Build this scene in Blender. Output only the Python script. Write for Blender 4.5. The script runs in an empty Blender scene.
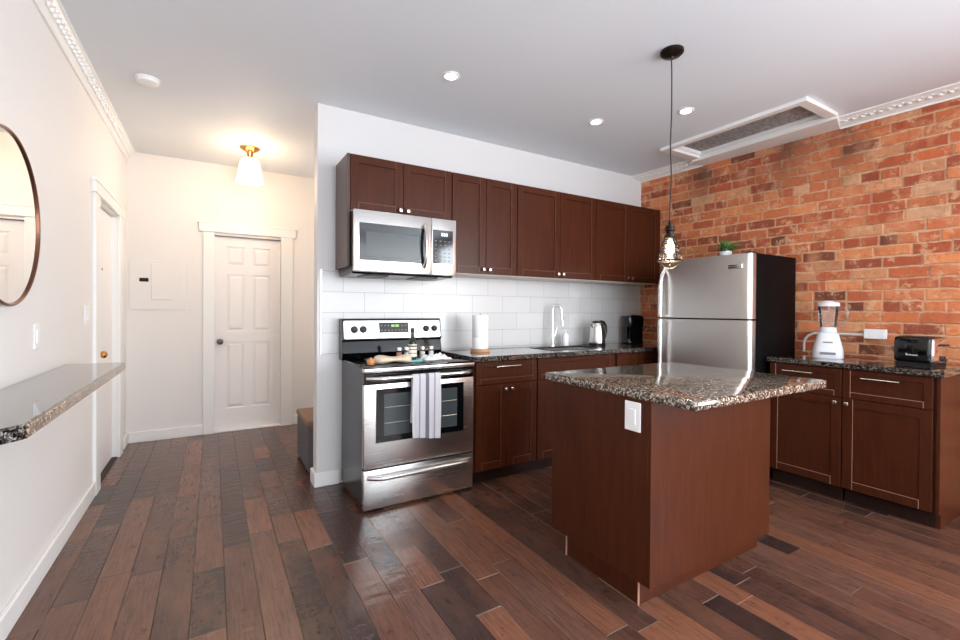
import bpy, bmesh, math, random
from mathutils import Vector, Matrix
random.seed(7)
SC = bpy.context.scene
COL = SC.collection
PI = math.pi

# ------------------------------------------------------------------ camera, world, exposure, big lights
CAM_H = 1.27
def cam_axes(th, pi_, ro):
    c, s = math.cos(th), math.sin(th)
    r = Vector((c, -s, 0)); f = Vector((s, c, 0)); u = Vector((0, 0, 1))
    f2 = f * math.cos(pi_) + u * math.sin(pi_); u2 = -f * math.sin(pi_) + u * math.cos(pi_)
    return r * math.cos(ro) + u2 * math.sin(ro), f2, -r * math.sin(ro) + u2 * math.cos(ro)
cr, cf, cu = cam_axes(math.radians(30.904), math.radians(-.474), math.radians(.388))
cam_d = bpy.data.cameras.new('camera'); cam = bpy.data.objects.new('camera', cam_d); COL.objects.link(cam)
mw = Matrix(((cr.x, cu.x, -cf.x, 0), (cr.y, cu.y, -cf.y, 0), (cr.z, cu.z, -cf.z, CAM_H), (0, 0, 0, 1)))
cam.matrix_world = mw
cam_d.sensor_width = 36; cam_d.lens = 445.89 * 36 / 960; cam_d.shift_y = -6.51 / 960; cam_d.clip_start = .02
SC.camera = cam
SC.view_settings.view_transform = 'Standard'; SC.view_settings.look = 'None'
SC.view_settings.exposure = 0.08; SC.view_settings.gamma = 1; SC.view_settings.use_curve_mapping = False
w = bpy.data.worlds.new('world'); SC.world = w; w.use_nodes = True
w.node_tree.nodes['Background'].inputs[0].default_value = (.85, .92, 1, 1)
w.node_tree.nodes['Background'].inputs[1].default_value = .5

def light(name, kind, loc, power, color=(1, 1, 1), size=1, size_y=None, aim=None, **kw):
    d = bpy.data.lights.new(name, kind); d.energy = power; d.color = color
    if kind == 'AREA':
        d.size = size
        if size_y: d.shape = 'RECTANGLE'; d.size_y = size_y
    elif kind in ('POINT', 'SPOT'): d.shadow_soft_size = size
    for k, v in kw.items(): setattr(d, k, v)
    o = bpy.data.objects.new(name, d); COL.objects.link(o); o.location = loc
    if aim is not None:
        o.rotation_euler = (Vector(aim) - Vector(loc)).to_track_quat('-Z', 'Y').to_euler()
    return o
DAY = (.84, .93, 1)
# daylight of the tall windows behind and right of the camera, plus an added fill
light('window_light_rear', 'AREA', (2.9, -2.5, 1.45), 30, DAY, 1.6, 2.1, aim=(3.0, 3, 1.45))
light('rear_left_fill', 'AREA', (1.15, -2.5, 1.4), 40, DAY, 1.0, 2.1, aim=(1.0, 3, 1.3))  # added unseen fill, lifts the hallway end wall and its door
light('window_light_side', 'AREA', (4.0, -1.75, 1.45), 225, DAY, 1.5, 2.1, aim=(0, -1.75, 1.45))
# added unseen fill that brightens the hallway from its hidden right end
light('hall_fill_light', 'AREA', (1.70, 4.45, 1.3), 8, (1, .92, .84), .9, 1.9, aim=(0, 4.45, 1.1))
# added unseen fill behind the viewer, lifts the ceiling and walls
light('room_fill_light', 'POINT', (1.0, -1.5, 1.95), 66, (.82, .92, 1), .16)

# ------------------------------------------------------------------ colour and materials
def lin(r, g, b):
    f = lambda c: (c / 255 / 12.92) if c / 255 <= .04045 else ((c / 255 + .055) / 1.055) ** 2.4
    return (f(r), f(g), f(b), 1)
def mat(name, color, rough=.5, metal=0, **kw):
    m = bpy.data.materials.new(name); m.use_nodes = True
    b = m.node_tree.nodes['Principled BSDF']
    b.inputs['Base Color'].default_value = color
    b.inputs['Roughness'].default_value = rough; b.inputs['Metallic'].default_value = metal
    for k, v in kw.items(): b.inputs[k.replace('_', ' ')].default_value = v
    return m
class N:
    def __init__(s, m): s.t = m.node_tree; s.b = s.t.nodes['Principled BSDF']
    def n(s, typ, props=None, **inp):
        x = s.t.nodes.new(typ)
        for k, v in (props or {}).items(): setattr(x, k, v)
        for k, v in inp.items():
            key = k.replace('_', ' ')
            i = x.inputs[int(k[1:])] if k[0] == 'i' and k[1:].isdigit() else x.inputs[key]
            if isinstance(v, bpy.types.NodeSocket): s.t.links.new(v, i)
            else: i.default_value = v
        return x
    def coord(s, scale=(1, 1, 1)):
        c = s.n('ShaderNodeTexCoord')
        return s.n('ShaderNodeMapping', Vector=c.outputs['Object'], Scale=scale).outputs[0]
    def ramp(s, fac, stops, interp='LINEAR'):
        r = s.n('ShaderNodeValToRGB', Fac=fac); e = r.color_ramp.elements; r.color_ramp.interpolation = interp
        e[0].position, e[0].color = stops[0]; e[1].position, e[1].color = stops[-1]
        for p, c in stops[1:-1]:
            q = e.new(p); q.color = c
        return r.outputs[0]
    def mix(s, fac, a, b, mode='MIX'):
        x = s.n('ShaderNodeMix', {'data_type': 'RGBA', 'blend_type': mode})
        for idx, v in ((0, fac), (6, a), (7, b)):
            if isinstance(v, bpy.types.NodeSocket): s.t.links.new(v, x.inputs[idx])
            else: x.inputs[idx].default_value = v
        return x.outputs[2]
    def noise(s, vec, scale, detail=4, rough=.5):
        return s.n('ShaderNodeTexNoise', Vector=vec, Scale=scale, Detail=detail, Roughness=rough).outputs[0]
    def link(s, out, name): s.t.links.new(out, s.b.inputs[name])
    def bump(s, h, strength=.3, dist=.01):
        x = s.n('ShaderNodeBump', Strength=strength, Distance=dist, Height=h); s.link(x.outputs[0], 'Normal')
G = lambda v: (v, v, v, 1)

def wall_paint(name, c, rough=.6):
    m = mat(name, c, rough); k = N(m)
    n = k.noise(k.coord(), 120, 3); k.bump(n, .05, .002); return m
M = {}
M['wall'] = wall_paint('wall_paint', lin(236, 232, 229))
M['wall_kitchen'] = wall_paint('kitchen_wall_paint', lin(216, 214, 214))
M['ceiling'] = wall_paint('ceiling_paint', lin(224, 228, 234), .7)
M['trim'] = wall_paint('white_trim_paint', lin(240, 239, 237), .35)
M['door_paint'] = wall_paint('door_paint', lin(242, 238, 237), .4)
M['white_plastic'] = wall_paint('white_plastic', lin(240, 240, 240), .3)
M['vent_grey'] = mat('vent_grey', lin(120, 118, 118), .8)
k = N(M['vent_grey']); v = k.coord((1, 1, 1)); nn = k.noise(v, 35, 5)
k.link(k.ramp(nn, [(.35, lin(125, 122, 122)), (.65, lin(172, 170, 170))]), 'Base Color'); k.bump(nn, .4, .01)

def wood(name, c1, c2, rough=.3, axis=2, coat=.25):
    m = mat(name, c1, rough); k = N(m)
    sc = [14, 14, 14]; sc[axis] = 1.2
    v = k.coord(tuple(sc)); n1 = k.noise(v, 3, 6, .6); n2 = k.noise(k.coord((1, 1, 1)), 3, 3)
    c = k.ramp(n1, [(.3, c1), (.7, c2)])
    c = k.mix(k.ramp(n2, [(.35, G(0)), (.65, G(.35))]), c, c2)
    k.link(c, 'Base Color'); k.b.inputs['Specular IOR Level'].default_value = .16; k.b.inputs['Coat Weight'].default_value = coat; k.b.inputs['Coat Roughness'].default_value = .2
    k.bump(n1, .04, .002)
    return m
M['cabinet'] = wood('espresso_cherry_wood', lin(57, 25, 13), lin(75, 36, 19), .33, coat=.02)
M['cabinet_side'] = wood('grey_brown_side_panel', lin(78, 58, 50), lin(92, 70, 61), .35)
M['cabinet_under'] = mat('pale_cabinet_underside', lin(225, 215, 205), .5)
M['toe'] = wood('toe_kick_wood', lin(32, 19, 16), lin(42, 25, 20), .45, 0, .1)
M['pale_edge'] = mat('pale_edge_tape', lin(180, 135, 118), .5)
M['worn_dim'] = mat('worn_edge_brown', lin(138, 90, 68), .5)
M['holder_wood'] = wood('pale_beech', lin(190, 140, 100), lin(205, 155, 115), .5, 0, 0)

def steel(name, c=(.74, .725, .71, 1), rough=.26, axis=0):
    m = mat(name, c, rough, 1); k = N(m)
    sc = [220, 220, 220]; sc[axis] = 2.0
    n = k.noise(k.coord(tuple(sc)), 1.0, 3)
    k.link(k.n('ShaderNodeMapRange', Value=n, i3=rough, i4=rough + .02).outputs[0], 'Roughness')
    n3 = k.noise(k.coord((1, 1, 1)), 1.7, 2)
    k.bump(n3, .2, .02)
    return m
M['steel'] = steel('brushed_steel')
M['steel_fridge'] = steel('brushed_steel_fridge', (.62, .60, .58, 1), .34, 1)
M['chrome'] = mat('chrome', (.8, .8, .8, 1), .08, 1)
M['nickel'] = mat('satin_nickel', (.75, .72, .68, 1), .25, 1)
M['black_gloss'] = mat('black_gloss', lin(10, 10, 12), .08)
M['black_enamel'] = mat('black_side_enamel', lin(34, 33, 35), .22)
M['fridge_side'] = mat('black_fridge_side', lin(14, 12, 13), .5, Specular_IOR_Level=.05)
M['black_matte'] = mat('black_plastic', lin(22, 22, 24), .4)
M['glass_dark'] = mat('dark_oven_glass', lin(24, 26, 28), .06, 0, Specular_IOR_Level=.6)
M['glass_grey'] = mat('grey_window_glass', lin(66, 72, 74), .12)
M['cooktop'] = mat('glass_cooktop', lin(12, 12, 14), .05)
M['brass'] = mat('brass', lin(205, 150, 85), .25, 1)
M['dark_bronze'] = mat('dark_bronze', lin(45, 36, 32), .35, .8)
M['pewter'] = mat('pewter', lin(110, 104, 100), .3, 1)
M['copper_frame'] = mat('mirror_frame_metal', lin(120, 84, 66), .3, .9)
M['mirror'] = mat('mirror_glass', (.93, .93, .93, 1), .01, 1)
M['paper'] = mat('paper_towel', lin(244, 244, 244), .9)
M['white_gloss'] = mat('white_gloss', lin(240, 240, 242), .2)
M['cord'] = mat('black_cord', lin(30, 28, 28), .6)
M['grey_print'] = mat('grey_print', lin(120, 120, 125), .5)
M['white_print'] = mat('white_print', lin(225, 225, 225), .5)
M['conduit'] = mat('white_conduit', lin(222, 214, 208), .45)
M['leaf'] = mat('green_leaf', lin(62, 110, 48), .5)
k = N(M['leaf']); k.link(k.ramp(k.noise(k.coord(), 40, 2), [(.35, lin(38, 84, 34)), (.65, lin(120, 160, 84))]), 'Base Color')
M['soil'] = mat('soil', lin(50, 38, 30), .9)
M['fabric_grey'] = wall_paint('grey_upholstery', lin(96, 92, 94), .85)
M['bench_top'] = wood('bench_top_wood', lin(120, 96, 78), lin(140, 112, 92), .5, 0, 0)
def emit(name, c, s):
    m = mat(name, c, .5); b = m.node_tree.nodes['Principled BSDF']
    b.inputs['Emission Color'].default_value = c; b.inputs['Emission Strength'].default_value = s; return m
M['lamp_disc'] = emit('downlight_lens', (1, .97, .9, 1), 40)
M['bulb'] = emit('warm_bulb', (1, .86, .62, 1), 3)
M['green_display'] = emit('green_display', lin(150, 200, 110), .8)
M['pale_display'] = emit('pale_display', lin(200, 220, 235), .9)
def glass(name, c=(1, 1, 1, 1), rough=.02, alpha_mix=.25, ior=1.3):
    m = bpy.data.materials.new(name); m.use_nodes = True; t = m.node_tree; t.nodes.remove(t.nodes['Principled BSDF'])
    o = t.nodes['Material Output']; g = t.nodes.new('ShaderNodeBsdfGlossy'); g.inputs['Roughness'].default_value = rough
    tr = t.nodes.new('ShaderNodeBsdfTransparent'); tr.inputs[0].default_value = c
    fr = t.nodes.new('ShaderNodeFresnel'); fr.inputs[0].default_value = ior
    mx = t.nodes.new('ShaderNodeMixShader')
    ad = t.nodes.new('ShaderNodeMath'); ad.operation = 'ADD'; ad.inputs[1].default_value = alpha_mix; ad.use_clamp = True
    t.links.new(fr.outputs[0], ad.inputs[0]); t.links.new(ad.outputs[0], mx.inputs[0])
    t.links.new(tr.outputs[0], mx.inputs[1]); t.links.new(g.outputs[0], mx.inputs[2]); t.links.new(mx.outputs[0], o.inputs[0])
    return m
M['glass'] = glass('clear_glass', (.95, .96, .98, 1), .08, .03, 1.2)
M['teal_glass'] = glass('teal_glass', (.35, .75, .75, 1), .05, .1)
M['bottle_glass'] = mat('dark_bottle_glass', lin(28, 34, 22), .08)
# frosted bell shade of the hall lamp, lit by the bulb inside it
M['bell'] = mat('frosted_bell_glass', (1, .95, .86, 1), .4); b = M['bell'].node_tree.nodes['Principled BSDF']
b.inputs['Transmission Weight'].default_value = .6; b.inputs['Emission Color'].default_value = (1, .74, .46, 1); b.inputs['Emission Strength'].default_value = 10

def granite(name, cols, rough=.07):
    m = mat(name, cols[0], rough); k = N(m); v = k.coord()
    vo = k.n('ShaderNodeTexVoronoi', Vector=v, Scale=130.0); vo2 = k.n('ShaderNodeTexVoronoi', Vector=v, Scale=260.0)
    s1 = k.n('ShaderNodeSeparateColor', Color=vo.outputs['Color']).outputs[0]; s2 = k.n('ShaderNodeSeparateColor', Color=vo2.outputs['Color']).outputs[1]
    f = k.n('ShaderNodeMath', {'operation': 'MULTIPLY_ADD'}, i0=s2, i1=.4, i2=k.n('ShaderNodeMath', {'operation': 'MULTIPLY'}, i0=s1, i1=.6).outputs[0]).outputs[0]
    c = k.ramp(f, [(.25, cols[0]), (.42, cols[1]), (.6, cols[2]), (.8, cols[3])])
    k.link(c, 'Base Color'); k.b.inputs['Coat Weight'].default_value = .5; k.b.inputs['Coat Roughness'].default_value = .04
    return m
M['granite'] = granite('brown_speckled_granite', [lin(22, 20, 19), lin(70, 58, 48), lin(112, 94, 78), lin(184, 175, 163)])
M['granite_dark'] = granite('dark_speckled_granite', [lin(14, 13, 13), lin(36, 31, 29), lin(62, 53, 47), lin(128, 120, 112)])
M['granite_shelf'] = granite('grey_polished_granite', [lin(14, 14, 14), lin(40, 38, 37), lin(72, 66, 62), lin(150, 146, 142)])
M['granite_edge'] = granite('tan_edge_granite', [lin(50, 40, 32), lin(120, 92, 72), lin(158, 125, 100), lin(200, 178, 155)], .2)

# subway tile
M['tile'] = mat('glossy_white_tile', lin(214, 214, 216), .28)
k = N(M['tile']); c = k.n('ShaderNodeTexCoord')
sep = k.n('ShaderNodeSeparateXYZ', Vector=c.outputs['Object'])
cmb = k.n('ShaderNodeCombineXYZ', X=k.n('ShaderNodeMath', {'operation': 'SUBTRACT'}, i0=sep.outputs[0], i1=.66).outputs[0],
          Y=k.n('ShaderNodeMath', {'operation': 'SUBTRACT'}, i0=sep.outputs[2], i1=.947 - .1485).outputs[0])
br = k.n('ShaderNodeTexBrick', {'offset': .5}, Vector=cmb.outputs[0], Color1=lin(213, 212, 212), Color2=lin(207, 206, 206), Mortar=lin(160, 160, 162),
         Scale=1.0, Mortar_Size=.0016, Mortar_Smooth=.3, Brick_Width=.31, Row_Height=.1485)
k.link(br.outputs[0], 'Base Color')
inv = k.n('ShaderNodeMath', {'operation': 'SUBTRACT'}, i0=1.0, i1=br.outputs[1]).outputs[0]
wv = k.noise(k.coord(), 5, 1)
k.bump(k.n('ShaderNodeMath', {'operation': 'MULTIPLY_ADD'}, i0=wv, i1=.5, i2=inv).outputs[0], .35, .004)

# striped towel
M['towel'] = mat('striped_towel', lin(206, 204, 210), .95)
k = N(M['towel']); sx = k.n('ShaderNodeSeparateXYZ', Vector=k.n('ShaderNodeTexCoord').outputs['Object']).outputs[0]
tx = k.n('ShaderNodeMapRange', Value=sx, i1=-.1, i2=.1, i3=0.0, i4=1.0).outputs[0]
k.link(k.ramp(tx, [(0, lin(206, 204, 210)), (.22, lin(150, 148, 155)), (.27, lin(206, 204, 210)), (.45, lin(112, 112, 120)), (.57, lin(206, 204, 210)), (.75, lin(150, 148, 155)), (.8, lin(206, 204, 210))], 'CONSTANT'), 'Base Color')
k.bump(k.noise(k.coord(), 300, 2), .3, .002)

# hardwood floor: the tone of each plank comes from a face attribute, grain is procedural
M['floor'] = mat('handscraped_hardwood', lin(80, 52, 42), .3)
k = N(M['floor']); at = k.n('ShaderNodeAttribute', {'attribute_name': 'tone'}); v = k.coord((1, 1, 1))
off = k.n('ShaderNodeVectorMath', {'operation': 'MULTIPLY_ADD'}, i0=at.outputs['Vector'], i1=(13, 7, 3), i2=v).outputs[0]
gr = k.noise(k.n('ShaderNodeMapping', Vector=off, Scale=(55, 3.5, 1)).outputs[0], 2.0, 8, .65)
bl = k.noise(k.n('ShaderNodeMapping', Vector=off, Scale=(3, 1.3, 1)).outputs[0], 1.6, 5, .6)
kn = k.noise(k.n('ShaderNodeMapping', Vector=off, Scale=(9, 5, 1)).outputs[0], 3, 6, .75)
c = k.mix(k.ramp(gr, [(.3, G(.6)), (.58, G(0))]), at.outputs['Color'], lin(46, 31, 28))
c = k.mix(k.ramp(bl, [(.45, G(0)), (.75, G(.55))]), c, lin(124, 80, 58))
c = k.mix(k.ramp(kn, [(.3, G(.65)), (.42, G(0))]), c, lin(34, 22, 20))
k.link(c, 'Base Color')
sc2 = k.noise(k.n('ShaderNodeMapping', Vector=off, Scale=(12, 3, 1)).outputs[0], 1.5, 3)
k.link(k.n('ShaderNodeMapRange', Value=gr, i3=.12, i4=.34).outputs[0], 'Roughness')
rip = k.noise(k.n('ShaderNodeMapping', Vector=off, Scale=(4, 14, 1)).outputs[0], 1.6, 2)
hh = k.n('ShaderNodeMath', {'operation': 'MULTIPLY_ADD'}, i0=gr, i1=.35, i2=rip).outputs[0]
k.bump(hh, .5, .007)
k.b.inputs['Specular IOR Level'].default_value = .5

# old brick: the colour of each brick comes from a face attribute
M['brick'] = mat('old_red_brick', lin(180, 95, 60), .85)
k = N(M['brick']); at = k.n('ShaderNodeAttribute', {'attribute_name': 'tone'}); v = k.coord()
n1 = k.noise(v, 26, 7, .7); n2 = k.noise(v, 4.5, 5, .65); n3 = k.noise(v, 90, 4, .7)
c = k.mix(k.ramp(n1, [(.33, G(.45)), (.5, G(0))]), at.outputs['Color'], lin(150, 80, 56))
c = k.mix(k.ramp(n2, [(.5, G(0)), (.72, G(.7))]), c, lin(222, 158, 114))          # mortar smeared over the faces
c = k.mix(k.ramp(k.noise(v, 11, 6, .75), [(.54, G(0)), (.62, G(.7))]), c, lin(222, 176, 138))
n4 = k.noise(v, 9, 6, .8)
c = k.mix(k.ramp(n4, [(.28, G(.8)), (.38, G(0))]), c, lin(84, 50, 40))
# sooty patches where a shelf once met the wall, high up
sp = k.n('ShaderNodeSeparateXYZ', Vector=v)
hz = k.n('ShaderNodeMapRange', Value=sp.outputs[2], i1=2.15, i2=2.68, i3=0.0, i4=1.0).outputs[0]
def band(y0, wd):
    d = k.n('ShaderNodeMath', {'operation': 'SUBTRACT'}, i0=sp.outputs[1], i1=y0).outputs[0]
    d = k.n('ShaderNodeMath', {'operation': 'ABSOLUTE'}, i0=d).outputs[0]
    return k.n('ShaderNodeMapRange', Value=d, i1=0.0, i2=wd, i3=1.0, i4=0.0).outputs[0]
for y0, wd in ((1.50, .2), (2.62, .22), (1.95, .4)):
    s_ = k.n('ShaderNodeMath', {'operation': 'MULTIPLY'}, i0=band(y0, wd), i1=hz).outputs[0]
    s_ = k.n('ShaderNodeMath', {'operation': 'MULTIPLY'}, i0=s_, i1=k.ramp(n2, [(.35, G(.2)), (.6, G(1.0))])).outputs[0]
    c = k.mix(s_, c, lin(96, 60, 48))
k.link(c, 'Base Color')
k.bump(k.n('ShaderNodeMath', {'operation': 'MULTIPLY_ADD'}, i0=n1, i1=1.0, i2=k.n('ShaderNodeMath', {'operation': 'MULTIPLY'}, i0=n3, i1=.5).outputs[0]).outputs[0], .8, .012)

# ------------------------------------------------------------------ mesh builder
class B:
    def __init__(s): s.bm = bmesh.new(); s.smooth = False
    def _merge(s, t, mtx=None):
        if mtx is not None: t.transform(mtx)
        me = bpy.data.meshes.new('tmp'); t.to_mesh(me); t.free(); s.bm.from_mesh(me); bpy.data.meshes.remove(me); return s
    def box(s, x0, x1, y0, y1, z0, z1, bev=0, seg=1, mtx=None):
        t = bmesh.new(); bmesh.ops.create_cube(t, size=1)
        for v in t.verts: v.co = Vector(((x0 + x1) / 2 + v.co.x * (x1 - x0), (y0 + y1) / 2 + v.co.y * (y1 - y0), (z0 + z1) / 2 + v.co.z * (z1 - z0)))
        if bev: bmesh.ops.bevel(t, geom=t.edges[:], offset=bev, segments=seg, profile=.5, affect='EDGES')
        return s._merge(t, mtx)
    def prism(s, pts, z0, z1, bev=0, seg=2, mtx=None, corner=0, cseg=4):
        """polygon pts (x,y) extruded z0..z1; corner rounds the vertical edges"""
        t = bmesh.new(); vs = [t.verts.new((x, y, z0)) for x, y in pts]; f = t.faces.new(vs)
        r = bmesh.ops.extrude_face_region(t, geom=[f])
        for v in r['geom']:
            if isinstance(v, bmesh.types.BMVert): v.co.z = z1
        bmesh.ops.recalc_face_normals(t, faces=t.faces[:])
        if corner:
            bmesh.ops.bevel(t, geom=[e for e in t.edges if abs(e.verts[0].co.z - e.verts[1].co.z) > 1e-6], offset=corner, segments=cseg, profile=.5, affect='EDGES')
        if bev:
            bmesh.ops.bevel(t, geom=[e for e in t.edges if abs(e.verts[0].co.z - e.verts[1].co.z) < 1e-6], offset=bev, segments=seg, profile=.5, affect='EDGES')
        return s._merge(t, mtx)
    def cyl(s, p0, p1, r0, r1=None, n=20, caps=True):
        p0, p1 = Vector(p0), Vector(p1); r1 = r0 if r1 is None else r1
        t = bmesh.new(); L = (p1 - p0).length
        bmesh.ops.create_cone(t, cap_ends=caps, segments=n, radius1=r0, radius2=r1, depth=L)
        q = (p1 - p0).to_track_quat('Z', 'Y').to_matrix().to_4x4()
        return s._merge(t, Matrix.Translation((p0 + p1) / 2) @ q)
    def lathe(s, prof, c=(0, 0, 0), n=32, mtx=None):
        t = bmesh.new(); rings = []
        for r, z in prof:
            if r < 1e-6: rings.append([t.verts.new((0, 0, z))])
            else: rings.append([t.verts.new((r * math.cos(2 * PI * i / n), r * math.sin(2 * PI * i / n), z)) for i in range(n)])
        for a, b in zip(rings, rings[1:]):
            for i in range(n):
                j = (i + 1) % n
                q = [a[i % len(a)], a[j % len(a)], b[j % len(b)], b[i % len(b)]]; u = []
                for x in q:
                    if x not in u: u.append(x)
                if len(u) > 2:
                    try: t.faces.new(u)
                    except ValueError: pass
        bmesh.ops.recalc_face_normals(t, faces=t.faces[:])
        m = Matrix.Translation(c)
        return s._merge(t, m @ mtx if mtx is not None else m)
    def tube(s, pts, r, n=10, closed=False, flat=1.0, rf=None):
        pts = [Vector(p) for p in pts]; t = bmesh.new(); rings = []; N_ = len(pts); up = None
        for i, p in enumerate(pts):
            if closed: d = pts[(i + 1) % N_] - pts[i - 1]
            else: d = pts[min(i + 1, N_ - 1)] - pts[max(i - 1, 0)]
            d.normalize()
            if up is None: up = Vector((0, 0, 1)) if abs(d.z) < .9 else Vector((1, 0, 0))
            a = d.cross(up).normalized(); b_ = a.cross(d).normalized(); up = b_
            rr = r * (rf(i / (N_ - 1)) if rf else 1)
            rings.append([t.verts.new(p + a * math.cos(2 * PI * k / n) * rr + b_ * math.sin(2 * PI * k / n) * rr * flat) for k in range(n)])
        for i in range(N_ if closed else N_ - 1):
            a, b_ = rings[i], rings[(i + 1) % N_]
            for k in range(n): t.faces.new((a[k], a[(k + 1) % n], b_[(k + 1) % n], b_[k]))
        if not closed: t.faces.new(rings[0][::-1]); t.faces.new(rings[-1])
        bmesh.ops.recalc_face_normals(t, faces=t.faces[:])
        return s._merge(t)
    def ring(s, c, R, r, axis='Z', n=40, m=8):
        f = {'Z': lambda a: (math.cos(a) * R, math.sin(a) * R, 0), 'X': lambda a: (0, math.cos(a) * R, math.sin(a) * R), 'Y': lambda a: (math.cos(a) * R, 0, math.sin(a) * R)}[axis]
        return s.tube([Vector(c) + Vector(f(2 * PI * i / n)) for i in range(n)], r, m, True)
    def grid(s, fn, nu, nv, thick=0):
        t = bmesh.new(); V = [[t.verts.new(fn(i / nu, j / nv)) for j in range(nv + 1)] for i in range(nu + 1)]
        for i in range(nu):
            for j in range(nv): t.faces.new((V[i][j], V[i + 1][j], V[i + 1][j + 1], V[i][j + 1]))
        bmesh.ops.recalc_face_normals(t, faces=t.faces[:])
        if thick: bmesh.ops.solidify(t, geom=t.faces[:], thickness=thick)
        return s._merge(t)
    def sphere(s, c, r, sc=(1, 1, 1), n=16):
        t = bmesh.new(); bmesh.ops.create_uvsphere(t, u_segments=n, v_segments=n // 2 + 2, radius=r)
        return s._merge(t, Matrix.Translation(c) @ Matrix.Diagonal((*sc, 1)))
    def build(s, name, m, parent=None, origin=(0, 0, 0), smooth=False, xf=None):
        if xf is not None: s.bm.transform(xf)
        o0 = Vector(origin)
        for v in s.bm.verts: v.co -= o0
        me = bpy.data.meshes.new(name); s.bm.to_mesh(me); s.bm.free()
        for mm in (m if isinstance(m, (list, tuple)) else [m]): me.materials.append(mm)
        o = bpy.data.objects.new(name, me); COL.objects.link(o)
        if smooth:
            for p in me.polygons: p.use_smooth = True
            try: me.set_sharp_from_angle(angle=math.radians(38))
            except Exception: pass
        if parent is not None: o.parent = parent
        else: o.location = o0
        return o
def tag(o, label=None, cat=None, group=None, kind=None):
    if label: o['label'] = label
    if cat: o['category'] = cat
    if group: o['group'] = group
    if kind: o['kind'] = kind
    return o
def thing(name, loc, label, cat, rz=0, group=None):
    o = bpy.data.objects.new(name, None); COL.objects.link(o); o.location = loc; o.rotation_euler = (0, 0, rz); o.empty_display_size = .05
    return tag(o, label, cat, group)
def copy_tree(o, parent=None):
    c = o.copy(); COL.objects.link(c)
    if parent: c.parent = parent
    for ch in [x for x in bpy.data.objects if x.parent == o]: copy_tree(ch, c)
    return c
def struct(b, name, m, label=None, origin=(0, 0, 0), **kw):
    o = b.build(name, m, None, origin, **kw); o['kind'] = 'structure'
    if label: o['label'] = label
    return o

# ------------------------------------------------------------------ room dimensions
LW, RW, YK, YF, YB, CZ = -.694, 4.115, 3.31, 5.25, -2.65, 2.725
HX = 1.75   # right end of the hallway

# floor: planks along Y, each its own tone, with eased edges
bm = bmesh.new(); tl = bm.loops.layers.float_color.new('tone')
pal = [(98, 68, 58), (90, 62, 54), (106, 74, 62), (80, 57, 51), (116, 80, 65), (94, 68, 60), (84, 60, 53), (124, 84, 67), (62, 45, 43), (56, 42, 41), (102, 74, 65)]
PW = .127; x = LW - .02
while x < RW + .1:
    y = YB - random.uniform(0, .8)
    while y < YF:
        L = random.choice([.35, .5, .65, .8, 1.0, 1.2]); y1 = min(y + L, YF)
        if y1 > YB and not (x > HX + .1 and y > YK + .15):
            yy0, yy1 = max(y, YB), y1
            c = lin(*[v_ * q_ for v_, q_ in zip(random.choice(pal), (1.04, .99, .93))]); e = lin(*random.choice([(60, 42, 36), (136, 106, 90), (136, 106, 90), (100, 76, 66)]))  # the paler edge tones paint bevel glints into the plank seams
            g, h, z1 = .0006, .0021, random.uniform(-.0006, 0)
            P = [(x + g, yy0 + g), (x + PW - g, yy0 + g), (x + PW - g, yy1 - g), (x + g, yy1 - g)]
            Q = [(x + h, yy0 + h), (x + PW - h, yy0 + h), (x + PW - h, yy1 - h), (x + h, yy1 - h)]
            lo = [bm.verts.new((a, b, -.003)) for a, b in P]; hi = [bm.verts.new((a, b, z1)) for a, b in Q]
            f = bm.faces.new(hi)
            for l in f.loops: l[tl] = c
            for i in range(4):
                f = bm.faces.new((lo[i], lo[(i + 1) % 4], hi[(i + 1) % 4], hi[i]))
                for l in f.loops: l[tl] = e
        y = y1
    x += PW
# slab under the planks
def slab(bm_, x0, x1, y0, y1, z0, z1, c):
    vs = [bm_.verts.new(p) for p in ((x0, y0, z0), (x1, y0, z0), (x1, y1, z0), (x0, y1, z0), (x0, y0, z1), (x1, y0, z1), (x1, y1, z1), (x0, y1, z1))]
    for q in ((3, 2, 1, 0), (4, 5, 6, 7), (0, 1, 5, 4), (1, 2, 6, 5), (2, 3, 7, 6), (3, 0, 4, 7)):
        f = bm_.faces.new([vs[i] for i in q])
        for l in f.loops: l[tl] = c
slab(bm, LW - .2, RW + .2, YB - .1, YF + .2, -.06, -.003, lin(40, 26, 22))
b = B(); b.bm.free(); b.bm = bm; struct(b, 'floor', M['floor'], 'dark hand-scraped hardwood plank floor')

# walls
DL0, DL1, DLZ = 4.02, 4.80, 2.03      # door opening in the left wall
b = B(); b.box(LW - .16, LW, YB, DL0, 0, CZ); b.box(LW - .16, LW, DL1, YF, 0, CZ); b.box(LW - .16, LW, DL0, DL1, DLZ, CZ)
struct(b, 'wall_left', M['wall'], 'long warm white wall with shelf and round mirror')
DF0, DF1, DFZ = .006, .631, 2.01      # door opening in the far wall
b = B(); b.box(LW - .16, DF0, YF, YF + .12, 0, CZ); b.box(DF1, HX + .1, YF, YF + .12, 0, CZ); b.box(DF0, DF1, YF, YF + .12, DFZ, CZ)
struct(b, 'wall_far', M['wall'], 'warm white wall at the end of the hallway')
b = B(); b.box(.633, RW + .1, YK, YK + .12, 0, CZ); struct(b, 'wall_back', M['wall_kitchen'], 'white kitchen wall above the cabinets')
b = B(); b.box(HX, HX + .1, YK + .12, YF, 0, CZ); struct(b, 'wall_hall', M['wall'], 'white side wall of the hallway')
b = B(); b.box(LW - .16, RW + .1, YB - .12, YB, 0, CZ); struct(b, 'wall_front', M['wall'], 'white wall behind the viewer')
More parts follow.
